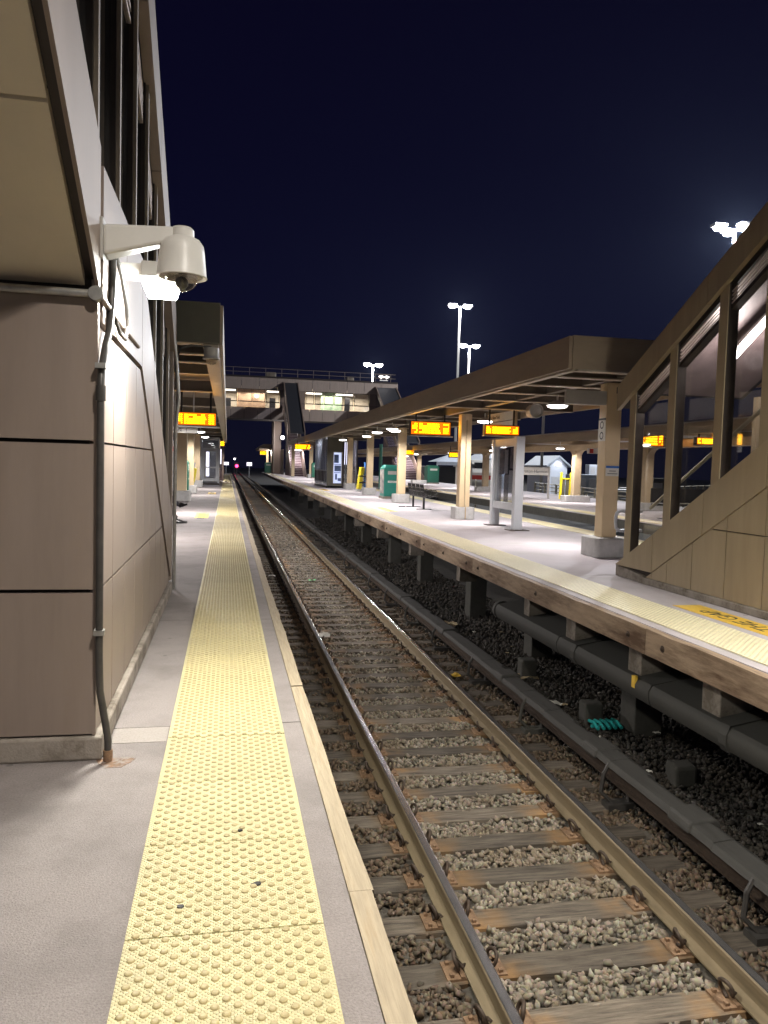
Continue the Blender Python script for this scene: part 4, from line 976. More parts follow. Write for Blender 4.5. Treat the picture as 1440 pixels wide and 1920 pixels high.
# painted WATCH THE GAP decals
def decal(x, y, L_, w_, label, side=1, text='WATCH THE GAP', z=.004):
    r = thing('gap_decal', label, 'floor decal', (x, y, 0), 'yellow gap warnings painted on the platforms')
    ob('paint', MB().box(x-w_/2, y-L_/2, .0005, x+w_/2, y+L_/2, z), 'ypaint', r)
    if side > 0: lettering(r, text, (x+w_*.30, y-L_*.46, z+.001), (0, 1, 0), (-1, 0, 0), w_*.78, depth=.0006, spacing=1.0)
    else: lettering(r, text, (x-w_*.30, y+L_*.46, z+.001), (0, -1, 0), (1, 0, 0), w_*.78, depth=.0006, spacing=1.0)
    return r
decal(4.955, 6.45, 2.5, .33, 'yellow watch the gap warning painted beside the right stair wall')
decal(5.10, 25.2, 2.5, .33, 'yellow watch the gap warning painted in front of the black bench')
decal(5.25, 43.0, 2.5, .33, 'yellow watch the gap warning painted in front of the olive shelter')
decal(-.62, 20.9, 1.8, .33, 'yellow watch the gap warning painted on the left platform near the seated feet', -1)
decal(-.64, 35.3, 1.9, .33, 'yellow watch the gap warning painted on the left platform by the green cabinet', -1)

# ------------------------------------------------------------------ RIGHT stair enclosure
RX = 5.36; S2 = .553
E2 = thing('stair_enclosure', 'brown panelled glazed stair enclosure at the right, its slope rising towards the camera', 'stair building', (5.9, 8, 0))
YN = 2.6
l1 = lambda y: S2*(9.36-y); l2 = lambda y: .30+S2*(9.72-y); f1 = lambda y: 2.30+.535*(10.12-y); f2 = lambda y: f1(y)+.335
mb = MB(); mb.box(RX-.06, YN, 0, RX+.3, 9.36, .085); ob('plinth', mb, 'conc_stain', E2, bevel=.01)
mb = MB(); mb.px([(9.22, 0), (10.02, 0), (10.02, .16), (9.30, .10)], RX-.03, RX+.3); ob('plinth_toe', mb, 'conc_stain', E2, bevel=.01)
polyR = [(YN, .09), (9.20, .09), (9.20, l1(9.2)), (YN, l1(YN))]
mb = MB(); panel_grid(mb, polyR, [YN, 3.4, 4.0, 4.6, 5.2, 5.8, 6.38, 6.96, 7.58, 8.2, 8.72, 9.06, 9.3], [.08, .83, 1.55, 2.3, 3.1, 4], RX-.04, RX); ob('side_cladding', mb, 'panel_b', E2)
ob('wall_core', MB().px([(YN, .09), (9.3, .09), (9.9, .16), (9.9, l2(9.9)-.04), (YN, l2(YN)-.04)], RX+.012, RX+.22), 'joint', E2)
mb = MB()
ys = [10.0, 9.06, 8.02, 6.98, 5.95, 4.9, 3.8, YN]
for b, a in zip(ys[:-1], ys[1:]):
    a_, b_ = a+.005, b-.005
    mb.px([(a_, max(.15, l1(a_))+.006), (b_, max(.15, l1(b_))+.006), (b_, max(.165, l2(b_))), (a_, l2(a_))], RX-.05, RX+.01)
ob('skirt_band', mb, 'panel_b', E2, bevel=.004)
ob('sill', MB().px([(YN, l2(YN)-.004), (9.95, l2(9.95)-.004), (9.95, l2(9.95)+.012), (YN, l2(YN)+.012)], RX+.012, RX+.24), 'panel_b', E2)
gp = [(YN, l2(YN)), (9.82, l2(9.82)), (9.82, f1(9.82)), (YN, f1(YN))]
ob('window_glass', MB().px(gp, RX+.10, RX+.108), 'glassR', E2)
ymr = [9.80, 8.86, 7.90, 7.12, 6.1, 5.1, 4.1, 3.1]
for yy in ymr:
    ob('mullion', MB().px([(yy-.075, l2(yy-.075)-.02), (yy+.075, l2(yy+.075)-.02), (yy+.075, f1(yy+.075)+.05), (yy-.075, f1(yy-.075)+.05)], RX, RX+.012), 'panel_b', E2)
    ob('mullion_web', MB().px([(yy-.085, l2(yy-.075)-.02), (yy+.05, l2(yy+.075)-.02), (yy+.05, f1(yy+.05)+.03), (yy-.085, f1(yy-.085)+.03)], RX+.013, RX+.13), 'bronze', E2)
for yb, ya in zip(ymr[:-1], ymr[1:]):
    mb = MB(); a, b = ya+.055, yb-.09
    mb.px([(a, f1(a)-.285), (b, f1(b)-.285), (b, f1(b)-.235), (a, f1(a)-.235)], RX+.03, RX+.13)
    mb.px([(a, f1(a)-.05), (b, f1(b)-.05), (b, f1(b)+.02), (a, f1(a)+.02)], RX+.03, RX+.13)
    ob('transom', mb, 'bronze', E2)
    mb = MB()
    for j in range(4):
        z_ = -.225+.042*j
        mb.add([(RX+.03, a, f1(a)+z_), (RX+.09, a, f1(a)+z_+.012), (RX+.09, b, f1(b)+z_+.012), (RX+.03, b, f1(b)+z_), (RX+.03, a, f1(a)+z_+.016), (RX+.09, a, f1(a)+z_+.028), (RX+.09, b, f1(b)+z_+.028), (RX+.03, b, f1(b)+z_+.016)],
               [(0, 1, 2, 3), (4, 5, 6, 7), (0, 1, 5, 4), (1, 2, 6, 5), (2, 3, 7, 6), (3, 0, 4, 7)])
    ob('louvre', mb, 'louvre', E2)
mb = MB()
ys = [10.14, 9.0, 8.13, 7.15, 6.1, 5.0, 3.9, YN]
for b, a in zip(ys[:-1], ys[1:]):
    a_, b_ = a+.004, b-.004
    mb.px([(a_, f1(a_)), (b_, f1(b_)), (b_, f2(b_)), (a_, f2(a_))], RX-.06, RX+.0)
ob('roof_fascia', mb, 'panel_b', E2)
ob('fascia_core', MB().px([(YN, f1(YN)+.01), (10.1, f1(10.1)+.01), (10.1, f2(10.1)-.01), (YN, f2(YN)-.01)], RX+.002, RX+.14), 'joint', E2)
ob('roof', MB().px([(YN, f2(YN)-.06), (10.2, f2(10.2)-.06), (10.2, f2(10.2)+.02), (YN, f2(YN)+.02)], RX-.04, 7.3), 'navyroof', E2)
ob('ceiling', MB().px([(YN, f2(YN)-.10), (10.1, f2(10.1)-.10), (10.1, f2(10.1)-.07), (YN, f2(YN)-.07)], RX+.15, 7.2), mat('stair ceiling', (.13, .10, .10), .5, var=.25, scale=4), E2)
# far glazed side: posts and handrail, stairs
for yy in (9.7, 8.3, 6.9, 5.2, 3.4):
    ob('far_post', MB().box(7.15, yy-.05, max(0, l2(yy)), 7.25, yy+.05, f1(yy)), 'panel_b', E2)
ob('far_skirt', MB().px([(YN, .0), (9.95, .0), (9.95, .3), (YN, l2(YN))], 7.16, 7.24), 'panel_b', E2)
mb = MB()
for k in range(12): mb.box(RX+.35, 9.6-.29*k-.3, 0, 7.1, 9.6-.29*k, .16*(k+1))
ob('stair_flight', mb, 'conc_dark', E2)
ob('handrail', MB().tube([(7.05, 9.9, .95), (7.05, YN, .95+S2*(9.9-YN))], .024, 8), 'fencep', E2)
ob('handrail', MB().tube([(5.75, 9.9, .95), (5.75, YN, .95+S2*(9.9-YN))], .024, 8), 'fencep', E2)
tl = thing('tube_light', 'bright fluorescent tube on the slope inside the right stair enclosure', 'tube light', (6.3, 8.6, 3.1))
ya, yb = 8.98, 8.30
mb = MB(); zc = lambda y: 2.905+.60*(8.98-y)
mb.add([(6.235, ya, zc(ya)), (6.305, ya, zc(ya)), (6.305, yb, zc(yb)), (6.235, yb, zc(yb)), (6.235, ya, zc(ya)+.03), (6.305, ya, zc(ya)+.03), (6.305, yb, zc(yb)+.03), (6.235, yb, zc(yb)+.03)], [(0, 1, 2, 3), (4, 5, 6, 7), (0, 1, 5, 4), (1, 2, 6, 5), (2, 3, 7, 6), (3, 0, 4, 7)])
ob('tube', mb, 'L_tube', tl)
mb2 = MB(); mb2.v = [(x+(.03 if x > 6.25 else -.03), y_, z_+.04) for x, y_, z_ in mb.v]; mb2.f = list(mb.f); ob('fitting', mb2, 'white', tl)
light('POINT', 'tube_glow', (6.27, 8.6, 2.85), 40, (1, .93, .95), tl, .12)

# ------------------------------------------------------------------ furniture on the middle platform
def cabinet(x, y, w_, d, h, label, m='teal', text=None, side='poster', rot=0):
    r = thing('bin_cabinet', label, 'cabinet', (x, y, 0), None)
    ob('base', MB().box(x-w_/2-.04, y-d/2-.04, 0, x+w_/2+.04, y+d/2+.04, .10), 'conc_stain', r, bevel=.01)
    ob('body', MB().box(x-w_/2, y-d/2, .10, x+w_/2, y+d/2, h-.14), m, r, bevel=.015)
    mb = MB(); a, b = w_/2, d/2
    mb.add([(x-a, y-b, h-.14), (x+a, y-b, h-.14), (x+a, y+b, h-.14), (x-a, y+b, h-.14), (x-a*.72, y-b*.62, h), (x+a*.72, y-b*.62, h), (x+a*.72, y+b*.62, h), (x-a*.72, y+b*.62, h)],
           [(0, 3, 2, 1), (4, 5, 6, 7), (0, 1, 5, 4), (1, 2, 6, 5), (2, 3, 7, 6), (3, 0, 4, 7)])
    ob('lid', mb, m, r, bevel=.015)
    ob('slot', MB().box(x-w_*.28, y-d/2-.006, h*.72, x+w_*.34, y-d/2-.002, h*.82), 'lightgrey', r)
    if text: 
        ob('label_plate', MB().box(x-w_*.27, y-d/2-.006, h*.475, x+w_*.36, y-d/2-.003, h*.535), 'white', r)
        lettering(r, text, (x-w_*.20, y-d/2-.0075, h*.485), (1, 0, 0), (0, 0, 1), h*.055, 'teal', 'lettering', .0005)
    if side:
        ob('side_panel', MB().box(x-w_/2-.005, y-d/2+.06, .22, x-w_/2-.002, y+d/2-.06, h-.2), side, r)
    return r
cabinet(6.98, 33.6, .70, .95, 1.46, 'teal waste cabinet with a white label, between two cream columns', 'teal', 'TRASH', 'poster')
cabinet(-1.98, 34.0, .80, .9, 1.47, 'green waste cabinet behind the nearest column of the left platform', 'dgreen', None, None)
c = bpy.data.objects[-1] if False else None
lg = [o for o in COL.objects if o.name.startswith('bin_cabinet')][-1]
ob('white_notice', MB().box(-1.578, 33.65, 1.02, -1.572, 33.95, 1.26), 'paper', lg); ob('white_notice', MB().box(-1.578, 33.66, .62, -1.572, 33.86, .70), 'paper', lg)
cabinet(17.0, 64.5, 1.0, 1.1, 1.55, 'dark green waste cabinet on the third platform', 'dgreen', None, None)
cabinet(8.35, 75.5, .8, .9, 1.5, 'green waste cabinet beside the far lit stairway', 'dgreen', None, None)
cabinet(5.05, 100, .9, .9, 1.4, 'small distant green cabinet under the farthest canopy', 'dgreen', None, None)

def ramp_frame(x, y, label, frame='blue', h=1.5, w_=.35):
    r = thing('ramp_frame', label, 'ramp stand', (x, y, 0))
    ob('base', MB().box(x-.05, y-.3, 0, x+w_+.05, y+.3, .12), 'alu', r, bevel=.02)
    mb = MB(); mb.box(x+w_-.10, y-.22, .12, x+w_, y-.14, h); mb.box(x+w_-.10, y+.14, .12, x+w_, y+.22, h); mb.box(x+w_-.12, y-.22, h, x+w_+.02, y+.22, h+.06); mb.box(x+w_-.10, y-.14, .6, x+w_, y+.14, .68); mb.box(x+w_-.09, y-.14, .95, x+w_-.02, y+.14, h)
    ob('stand', mb, frame, r, bevel=.01)
    mb = MB()        # folded bridge plate leaning, ribbed
    for k in range(4):
        a = x-.06+.045*k
        mb.add([(a, y-.34, .14), (a+.035, y-.34, .14), (a+.035, y+.34, .14), (a, y+.34, .14), (a+.15, y-.34, h*.86), (a+.185, y-.34, h*.86), (a+.185, y+.34, h*.86), (a+.15, y+.34, h*.86)],
               [(0, 3, 2, 1), (4, 5, 6, 7), (0, 1, 5, 4), (1, 2, 6, 5), (2, 3, 7, 6), (3, 0, 4, 7)])
    ob('bridge_plate', mb, 'ysteel', r, bevel=.006)
    ob('strap', MB().box(x-.02, y-.36, h*.52, x+w_-.02, y-.345, h*.57).box(x-.02, y-.36, h*.3, x+w_-.02, y-.345, h*.34), 'black', r)
    return r
ramp_frame(6.92, 41.6, 'yellow folding ramp plate strapped to a blue stand by the olive shelter', 'blue', 1.52, .42)
ramp_frame(-1.62, 37.0, 'yellow folding ramp plate standing beside the green cabinet on the left platform', 'alu', 1.25, .16)
r = thing('ramp_frame', 'upright yellow ramp frame with a ladder like front, on the third platform', 'ramp stand', (15.5, 34.2, 0))
mb = MB()
for a, b in ((15.20, 15.28), (15.68, 15.76)): mb.add([(a, 34.2, .1), (b, 34.2, .1), (b, 34.3, .1), (a, 34.3, .1), (a+.08, 34.3, 1.35), (b+.08, 34.3, 1.35), (b+.08, 34.4, 1.35), (a+.08, 34.4, 1.35)], [(0, 3, 2, 1), (4, 5, 6, 7), (0, 1, 5, 4), (1, 2, 6, 5), (2, 3, 7, 6), (3, 0, 4, 7)])
mb.box(15.26, 34.27, 1.02, 15.78, 34.33, 1.08)
ob('uprights', mb, 'ysteel', r); ob('infill', MB().box(15.34, 34.33, .12, 15.50, 34.36, 1.02).box(15.54, 34.33, .12, 15.70, 34.36, 1.02), 'olive', r)
# bench
bn = thing('bench', 'black wire seat bench with four seats on two legs, beside the third column', 'bench', (6.5, 26.2, 0))
ob('beam', MB().box(6.42, 24.95, .40, 6.50, 27.35, .46), 'black', bn)
for yy in (25.42, 26.95):
    mb = MB(); mb.box(6.43, yy-.03, .02, 6.49, yy+.03, .40); mb.box(6.22, yy-.05, 0, 6.72, yy+.05, .022); ob('leg', mb, 'black', bn)
def seat_mesh(y0):
    mb = MB()
    for k in range(9):
        yy = y0+.03+.46*k/8
        mb.tube([(6.84, yy, .44), (6.60, yy, .42), (6.42, yy, .45), (6.36, yy, .60), (6.32, yy, .84)], .009, 5)
    for x, z_ in ((6.84, .44), (6.6, .42), (6.36, .60), (6.34, .72), (6.32, .84)): mb.tube([(x, y0+.02, z_), (x, y0+.50, z_)], .013, 6)
    return mb
for k in range(4):
    s_ = ob('seat', seat_mesh(24.98+.59*k), 'black', bn)
for k in range(5):
    yy = 24.97+.59*k; ob('armrest', MB().tube([(6.45, yy, .44), (6.47, yy, .64), (6.75, yy, .66), (6.80, yy, .56), (6.62, yy, .44)], .013, 6), 'black', bn)
tag(ob('rubber_pad', MB().pz([(5.92, 26.8), (6.15, 26.8), (6.15, 26.92), (5.92, 26.92)], 0, .03), 'pipe', loc=(6.0, 26.85, 0)), 'small dark block lying on the platform left of the bench', 'block')
# shelter with olive front and lit poster
sh = thing('waiting_shelter', 'dark glazed waiting shelter with an olive front and a lit poster, on the middle platform', 'shelter', (6.5, 50, 0))
x0, x1, ya, yb, H = 5.83, 6.86, 46.6, 53.2, 3.1
mb = MB(); mb.box(x0, ya, .02, x0+.36, ya+.1, H); mb.box(x0+.36, ya, .02, x1, ya+.1, .28); mb.box(x0+.36, ya, 2.16, x1, ya+.1, H); ob('front_wall', mb, 'olive', sh)
ob('corner_post', MB().box(x1-.13, ya-.02, .02, x1, ya+.12, H), 'bronze', sh)
ob('poster', MB().box(x0+.37, ya+.03, .29, x1-.14, ya+.05, 2.15), 'map', sh)
ob('poster_frame', MB().box(x0+.36, ya-.005, .285, x0+.40, ya+.02, 2.155).box(x1-.18, ya-.005, .285, x1-.14, ya+.02, 2.155).box(x0+.40, ya-.005, 2.115, x1-.18, ya+.02, 2.155), 'alu', sh)
mb = MB()
for a, b, c, d in ((.42, .70, 1.5, 2.0), (.45, .84, 1.0, 1.35), (.5, .62, .5, .85), (.66, .86, .42, .6), (.42, .84, 1.40, 1.44), (.44, .84, .90, .94)): mb.box(x0+a, ya+.018, c, x0+b, ya+.026, d)
ob('poster_print', mb, mat('poster ink', (.10, .16, .34), .6, var=.6, scale=9), sh)
ob('side_glass', MB().box(x0+.02, ya+.12, .36, x0+.03, yb, H-.1), 'glassS', sh)
mb = MB()
for k in range(9):
    yy = ya+.12+k*(yb-ya-.2)/8; mb.box(x0-.01, yy, .12, x0+.06, yy+.07, H)
ob('side_mullions', mb, 'alu', sh)
ob('side_rail', MB().box(x0-.02, ya+.12, 1.0, x0+.05, yb, 1.06).box(x0-.02, ya+.12, .28, x0+.05, yb, .34), 'alu', sh)
mb = MB()
for k in range(26):
    yy = ya+.2+k*(yb-ya-.3)/25; mb.box(x0+.0, yy, .34, x0+.025, yy+.05, 1.0)
ob('lower_bars', mb, 'bronze', sh)
ob('base', MB().box(x0-.02, ya, .0, x1, yb, .12), 'bronze', sh)
ob('roof', MB().box(x0-.05, ya-.05, H, x1+.3, yb+.1, H+.08), 'bronze', sh)
ob('back_wall', MB().box(x1-.08, ya+.12, .12, x1, yb, H), 'tower', sh)
ob('wall_lamp', MB().box(x0+.3, ya+3, H-.10, x0+.45, ya+4.4, H-.05), 'L_tube', sh)
light('AREA', 'shelter_glow', (x0+.4, ya+3.6, H-.14), 30, (.9, .92, 1), sh, .3, 2., aim=(x0+.4, ya+3.6, 0))
# glazed stair enclosure behind the column (lit)
gs = thing('glazed_lobby', 'bluish glazed lobby with pale vertical mullions behind the fifth column', 'glass lobby', (8.0, 58, 0))
ob('glass', MB().box(7.62, 56.5, .3, 9.2, 56.52, 3.2), 'glassS', gs)
mb = MB()
for k in range(7): mb.box(7.6+k*.26, 56.45, .0, 7.68+k*.26, 56.55, 3.2)
mb.box(7.6, 56.44, 1.0, 9.25, 56.54, 1.06); ob('mullions', mb, 'alu', gs)
ob('backlit_wall', MB().box(7.7, 59, 1.4, 9.1, 59.05, 3.1), 'L_backlit', gs)
ob('side_wall', MB().box(9.2, 56.5, 0, 9.3, 60, 3.2), 'tower', gs)
tag(ob('utility_pole', MB().tube([(9.35, 48, 0), (9.35, 48, 2.75)], .10, 10), mat('teal pole', (.10, .35, .27), .5), loc=(9.35, 48, 0), smooth=True), 'pale teal post behind the teal cabinet', 'post')

# person seated on a bench, mostly behind the stair wall
pb = thing('bench', 'black bench on the left platform under the seated person', 'bench', (-1.75, 18.3, 0))
ob('seat', MB().box(-2.0, 17.6, .40, -1.55, 19.2, .45), 'black', pb); ob('backrest', MB().box(-2.05, 17.6, .5, -1.99, 19.2, .9), 'black', pb)
for yy in (17.8, 19.0): ob('leg', MB().box(-1.82, yy-.03, 0, -1.76, yy+.03, .40), 'black', pb)
pr = thing('person', 'seated person in black trousers and shoes, legs crossed, half hidden by the left wall', 'person', (-1.75, 18.3, 0))
def skin_obj(name, verts, edges, radii, m, parent, sub=2, rootv=0):
    me = bpy.data.meshes.new(name); off = root_loc(parent)
    me.from_pydata([tuple(Vector(v)-off) for v in verts], edges, [])
    o = bpy.data.objects.new(name, me); COL.objects.link(o); o.parent = parent
    o.modifiers.new('skin', 'SKIN'); me.skin_vertices[0].data[rootv].use_root = True
    for k, r_ in enumerate(radii): me.skin_vertices[0].data[k].radius = (r_, r_) if not isinstance(r_, tuple) else r_
    s_ = o.modifiers.new('sub', 'SUBSURF'); s_.levels = sub; s_.render_levels = sub
    o.modifiers['skin'].use_smooth_shade = True
    me.materials.append(M[m]); return o
V = [(-1.74, 18.3, .56), (-1.78, 18.3, .80), (-1.78, 18.3, 1.02), (-1.75, 18.3, 1.13), (-1.73, 18.3, 1.22), (-1.70, 18.3, 1.34),          # pelvis..head
     (-1.78, 18.10, 1.0), (-1.72, 18.04, .78), (-1.50, 18.14, .66), (-1.78, 18.50, 1.0), (-1.72, 18.56, .78), (-1.50, 18.44, .68),        # arms
     (-1.70, 18.20, .54), (-1.30, 18.22, .56), (-1.22, 18.24, .30), (-1.10, 18.24, .10),                                                # right leg (foot on floor)
     (-1.70, 18.40, .56), (-1.30, 18.36, .66), (-1.18, 18.22, .50), (-1.00, 18.12, .40)]                                                # crossed leg
Ed = [(0, 1), (1, 2), (2, 3), (3, 4), (4, 5), (2, 6), (6, 7), (7, 8), (2, 9), (9, 10), (10, 11), (0, 12), (12, 13), (13, 14), (14, 15), (0, 16), (16, 17), (17, 18), (18, 19)]
Rd = [.14, .13, .13, .06, .07, .085, .06, .05, .035, .06, .05, .035, .095, .072, .058, .044, .095, .072, .058, .044]
skin_obj('body', V, Ed, Rd, 'trousers', pr)
skin_obj('coat', [(-1.74, 18.3, .60), (-1.79, 18.3, .82), (-1.79, 18.3, 1.03), (-1.76, 18.3, 1.10), (-1.79, 18.09, 1.0), (-1.72, 18.03, .78), (-1.53, 18.13, .67), (-1.79, 18.51, 1.0), (-1.72, 18.57, .78), (-1.53, 18.45, .69)], [(0, 1), (1, 2), (2, 3), (2, 4), (4, 5), (5, 6), (2, 7), (7, 8), (8, 9)], [.16, .155, .15, .08, .075, .06, .05, .075, .06, .05], 'coat', pr)
hd = MB().lathe([(.0, -.12), (.05, -.115), (.075, -.07), (.085, .0), (.08, .06), (.055, .105), (.0, .12)], (-1.69, 18.3, 1.32), 16)
ob('head', hd, 'skin', pr, smooth=True)
ob('hair', MB().lathe([(.088, .0), (.092, .04), (.07, .105), (.0, .13)], (-1.70, 18.3, 1.32), 16), 'hair', pr, smooth=True)
ob('nose', MB().add([(-1.60, 18.285, 1.30), (-1.60, 18.315, 1.30), (-1.58, 18.3, 1.295), (-1.605, 18.3, 1.345)], [(0, 1, 2), (0, 2, 3), (1, 3, 2), (0, 3, 1)]), 'skin', pr)
for s in (-1, 1):
    hv = [(-1.50, 18.29+s*.15, .67)]; he = []; hr = [.032]
    for f in range(5):
        a = (f-2)*.018; k0 = len(hv); L_ = (.055, .075, .08, .072, .05)[f]
        hv += [(-1.46, 18.29+s*.15+a, .665), (-1.46+L_*.6, 18.29+s*.15+a*1.2, .655), (-1.46+L_, 18.29+s*.15+a*1.25, .635)]; hr += [.013, .009, .008]
        he += [(0, k0), (k0, k0+1), (k0+1, k0+2)]
    skin_obj('hand', hv, he, hr, 'skin', pr, 1)
def shoe(a, b, z, tilt):
    mb = MB(); pts = []
    n = 8; vs = []; fs = []
    for k in range(n):
        t = k/(n-1); x = a[0]+(b[0]-a[0])*t; y_ = a[1]+(b[1]-a[1])*t; zz = z+tilt*t
        wd = .036+.014*math.sin(PI*min(1, t*1.2))-.02*max(0, t-.8)*4; hh = .095-.06*min(1, max(0, t-.15)/.6)
        for q in range(8):
            an = PI*q/7; vs.append((x, y_+wd*math.cos(an), zz+hh*math.sin(an)))
    for k in range(n-1):
        for q in range(8): fs.append((k*8+q, k*8+(q+1) % 8, (k+1)*8+(q+1) % 8, (k+1)*8+q))
    fs += [tuple(range(8))[::-1], tuple((n-1)*8+q for q in range(8))]
    mb.add(vs, fs); ob('shoe', mb, 'shoe', pr, smooth=True)
    m2 = MB(); m2.add([(a[0], a[1]-.04, z-.022), (b[0], b[1]-.035, z+tilt-.012), (b[0], b[1]+.035, z+tilt-.012), (a[0], a[1]+.04, z-.022), (a[0], a[1]-.04, z), (b[0], b[1]-.035, z+tilt), (b[0], b[1]+.035, z+tilt), (a[0], a[1]+.04, z)], [(0, 3, 2, 1), (4, 5, 6, 7), (0, 1, 5, 4), (1, 2, 6, 5), (2, 3, 7, 6), (3, 0, 4, 7)])
    ob('sole', m2, 'black', pr)
shoe((-1.15, 18.24), (-.87, 18.22), .023, 0)
shoe((-1.04, 18.13), (-.86, 17.98), .38, .06)

# left glass shelter
gl = thing('glass_shelter', 'lit glass shelter with a framed door at the end of the left platform', 'shelter', (-1.0, 50, 0))
x0, x1, ya, yb, H = -1.52, -.47, 47.2, 54, 2.74
mb = MB()
for a, b in ((x0, x0+.09), (x1-.09, x1)): mb.box(a, ya, .0, b, ya+.1, H)
mb.box(x0+.09, ya, H-.12, x1-.09, ya+.1, H); mb.box(x0+.09, ya, 2.08, x1-.09, ya+.1, 2.17)
ob('frame', mb, 'alu', gl)
d = ob('door', MB().box(x0+.1, ya+.01, .22, x0+.19, ya+.07, 2.07).box(x1-.19, ya+.01, .22, x1-.1, ya+.07, 2.07).box(x0+.19, ya+.01, .22, x1-.19, ya+.07, .40).box(x0+.19, ya+.01, 1.97, x1-.19, ya+.07, 2.07).box(x0+.19, ya+.015, 1.0, x1-.19, ya+.065, 1.07), 'alu', gl)
ob('handle', MB().tube([(x0+.22, ya-.04, .55), (x0+.22, ya-.04, 1.5)], .02, 8), 'galv', d)
ob('threshold', MB().box(x0, ya-.04, 0, x1+.03, ya, .12), 'bronze', gl)
ob('front_glass', MB().box(x0+.09, ya+.04, .3, x1-.09, ya+.045, H-.12), 'glassS', gl)
ob('side_wall', MB().box(x1-.06, ya+.1, .0, x1, yb, .9).box(x1-.06, ya+.1, 2.2, x1, yb, H), 'tower', gl)
ob('side_glass', MB().box(x1-.04, ya+.1, .9, x1-.03, yb, 2.2), 'glassS', gl)
ob('roof', MB().box(x0-.3, ya, H, x1, yb, H+.06), 'lightgrey', gl)
ob('back_wall', MB().box(x0-.3, yb-.1, 0, x1, yb, H), 'lightgrey', gl)
ob('west_wall', MB().box(x0-.3, ya+.1, 0, x0-.2, yb, H), 'lightgrey', gl)
ob('ceiling_tube', MB().box(x0+.15, ya+.5, H-.1, x0+.75, ya+.7, H-.04), 'L_tube', gl)
mb = MB()
for k in range(8): mb.box(x0+.55, ya+.5, .7+.17*k, x0+.85, ya+.52, .78+.17*k)
ob('notice_rack', mb, 'lightgrey', gl)
ob('lit_strip', MB().box(x0+.28, ya+.6, .5, x0+.46, ya+.62, 1.95), 'L_backlit', gl)
light('AREA', 'shelter_glow', (x0+.5, ya+1.2, H-.15), 40, (.88, .9, 1), gl, .5, 1., aim=(x0+.5, ya+1.0, 0))
stl = thing('stairway', 'lit stair opening past the left glass shelter', 'stairs', (-.75, 60, 0))
mb = MB()
for k in range(8): mb.box(-1.6, 60+.3*k, .17*k, -.4, 60.3+.3*k, .17*(k+1))
ob('flight', mb, 'tread', stl)
ob('lit_jamb', MB().box(-.62, 59.9, 1.2, -.45, 60, 2.3), 'L_backlit', stl)
ob('side_post', MB().box(-.40, 59.9, 0, -.25, 60, 2.5), 'tower', stl)
# second dome camera on a gooseneck at the left canopy end
d2 = thing('dome_camera', 'smaller dome camera on a curved gooseneck under the left canopy end', 'security camera', (-.2, 9.3, 2.6))
ob('gooseneck', MB().tube([(-.56, 9.0, 2.35), (-.565, 9.02, 2.55), (-.53, 9.1, 2.68), (-.42, 9.2, 2.73), (-.26, 9.3, 2.74), (-.2, 9.3, 2.735)], .012, 8), 'pipe', d2, smooth=True)
ob('housing', MB().lathe([(.0, .075), (.08, .075), (.085, .06), (.082, -.02), (.098, -.04), (.10, -.052), (.06, -.056)], (-.20, 9.3, 2.65), 24), 'lightgrey', d2, smooth=True)
ob('dome', MB().lathe([(.072*math.cos(a), -.054-.062*math.sin(a)) for a in np.linspace(0, PI/2*.97, 8)], (-.20, 9.3, 2.65), 20), 'domeglass', d2, smooth=True)

# ------------------------------------------------------------------ footbridge and its stairs
FB = thing('footbridge', 'long lit footbridge with a band of windows crossing over all the tracks', 'footbridge', (9, 95, 6.5))
BX0, BX1 = -9, 20.25
mb = MB(); xs = np.arange(BX0, BX1, 1.55)
for a in xs: mb.box(a+.02, 94.9, 6.5, a+1.53, 95.0, 7.90)
ob('lower_panels', mb, 'panel', FB)
mb = MB()
for a in np.arange(BX0, BX1, 2.1): mb.box(a+.02, 94.9, 10.05, a+2.08, 95.0, 11.45)
ob('upper_panels', mb, 'panel', FB)
ob('floor_slab', MB().box(BX0, 95.02, 6.5, BX1, 99, 7.6), 'joint', FB)
ob('roof', MB().box(BX0-.1, 94.8, 11.45, BX1+.1, 99.2, 11.6), 'bronze', FB)
mb = MB()
for a, b in ((-1.0, 1.0), (1.1, 2.75), (2.8, 4.3), (4.4, 5.95), (9.1, 10.1), (10.2, 11.25), (11.35, 12.5), (12.55, 13.7), (13.8, 14.9), (15.0, 16.8)):
    f = ob('window', MB().box(a, 94.92, 8.55, a+.07, 94.99, 10.05).box(b-.07, 94.92, 8.55, b, 94.99, 10.05).box(a+.07, 94.92, 9.98, b-.07, 94.99, 10.05).box(a+.07, 94.92, 8.55, b-.07, 94.99, 8.62), 'bronze', FB)
    ob('pane', MB().box(a+.07, 94.95, 8.62, b-.07, 94.955, 9.98), 'glassS', f)
    ob('low_pane', MB().box(a, 94.95, 7.95, b, 94.955, 8.50), 'glassS', f)
ob('window_rail', MB().box(BX0, 94.91, 8.50, BX1, 94.99, 8.55), 'bronze', FB)
for a, b in ((BX0, -1.05), (6.0, 9.05), (16.85, BX1)): ob('solid_bay', MB().box(a, 94.93, 7.9, b, 94.98, 10.05), 'tower', FB)
ob('back_wall', MB().box(BX0, 98.5, 7.6, BX1, 98.6, 10.3), 'cream_w', FB)
ob('wood_wall', MB().box(1.0, 97.2, 7.6, 4.4, 97.3, 10.3), 'orange_w', FB)
ob('green_wall', MB().box(11.2, 97.2, 7.6, 13.8, 97.3, 10.3), 'greenp', FB)
for b_ in ((-.9, 96.5, 7.6, .3, 97, 9.0), (4.9, 96.5, 7.6, 5.6, 97, 9.2), (14.1, 96.4, 7.6, 14.7, 97, 9.6)): ob('kiosk_box', MB().box(*b_), 'navyroof', FB)
ob('ceiling', MB().box(BX0, 95.05, 10.3, BX1, 98.5, 10.4), 'cream_w', FB)
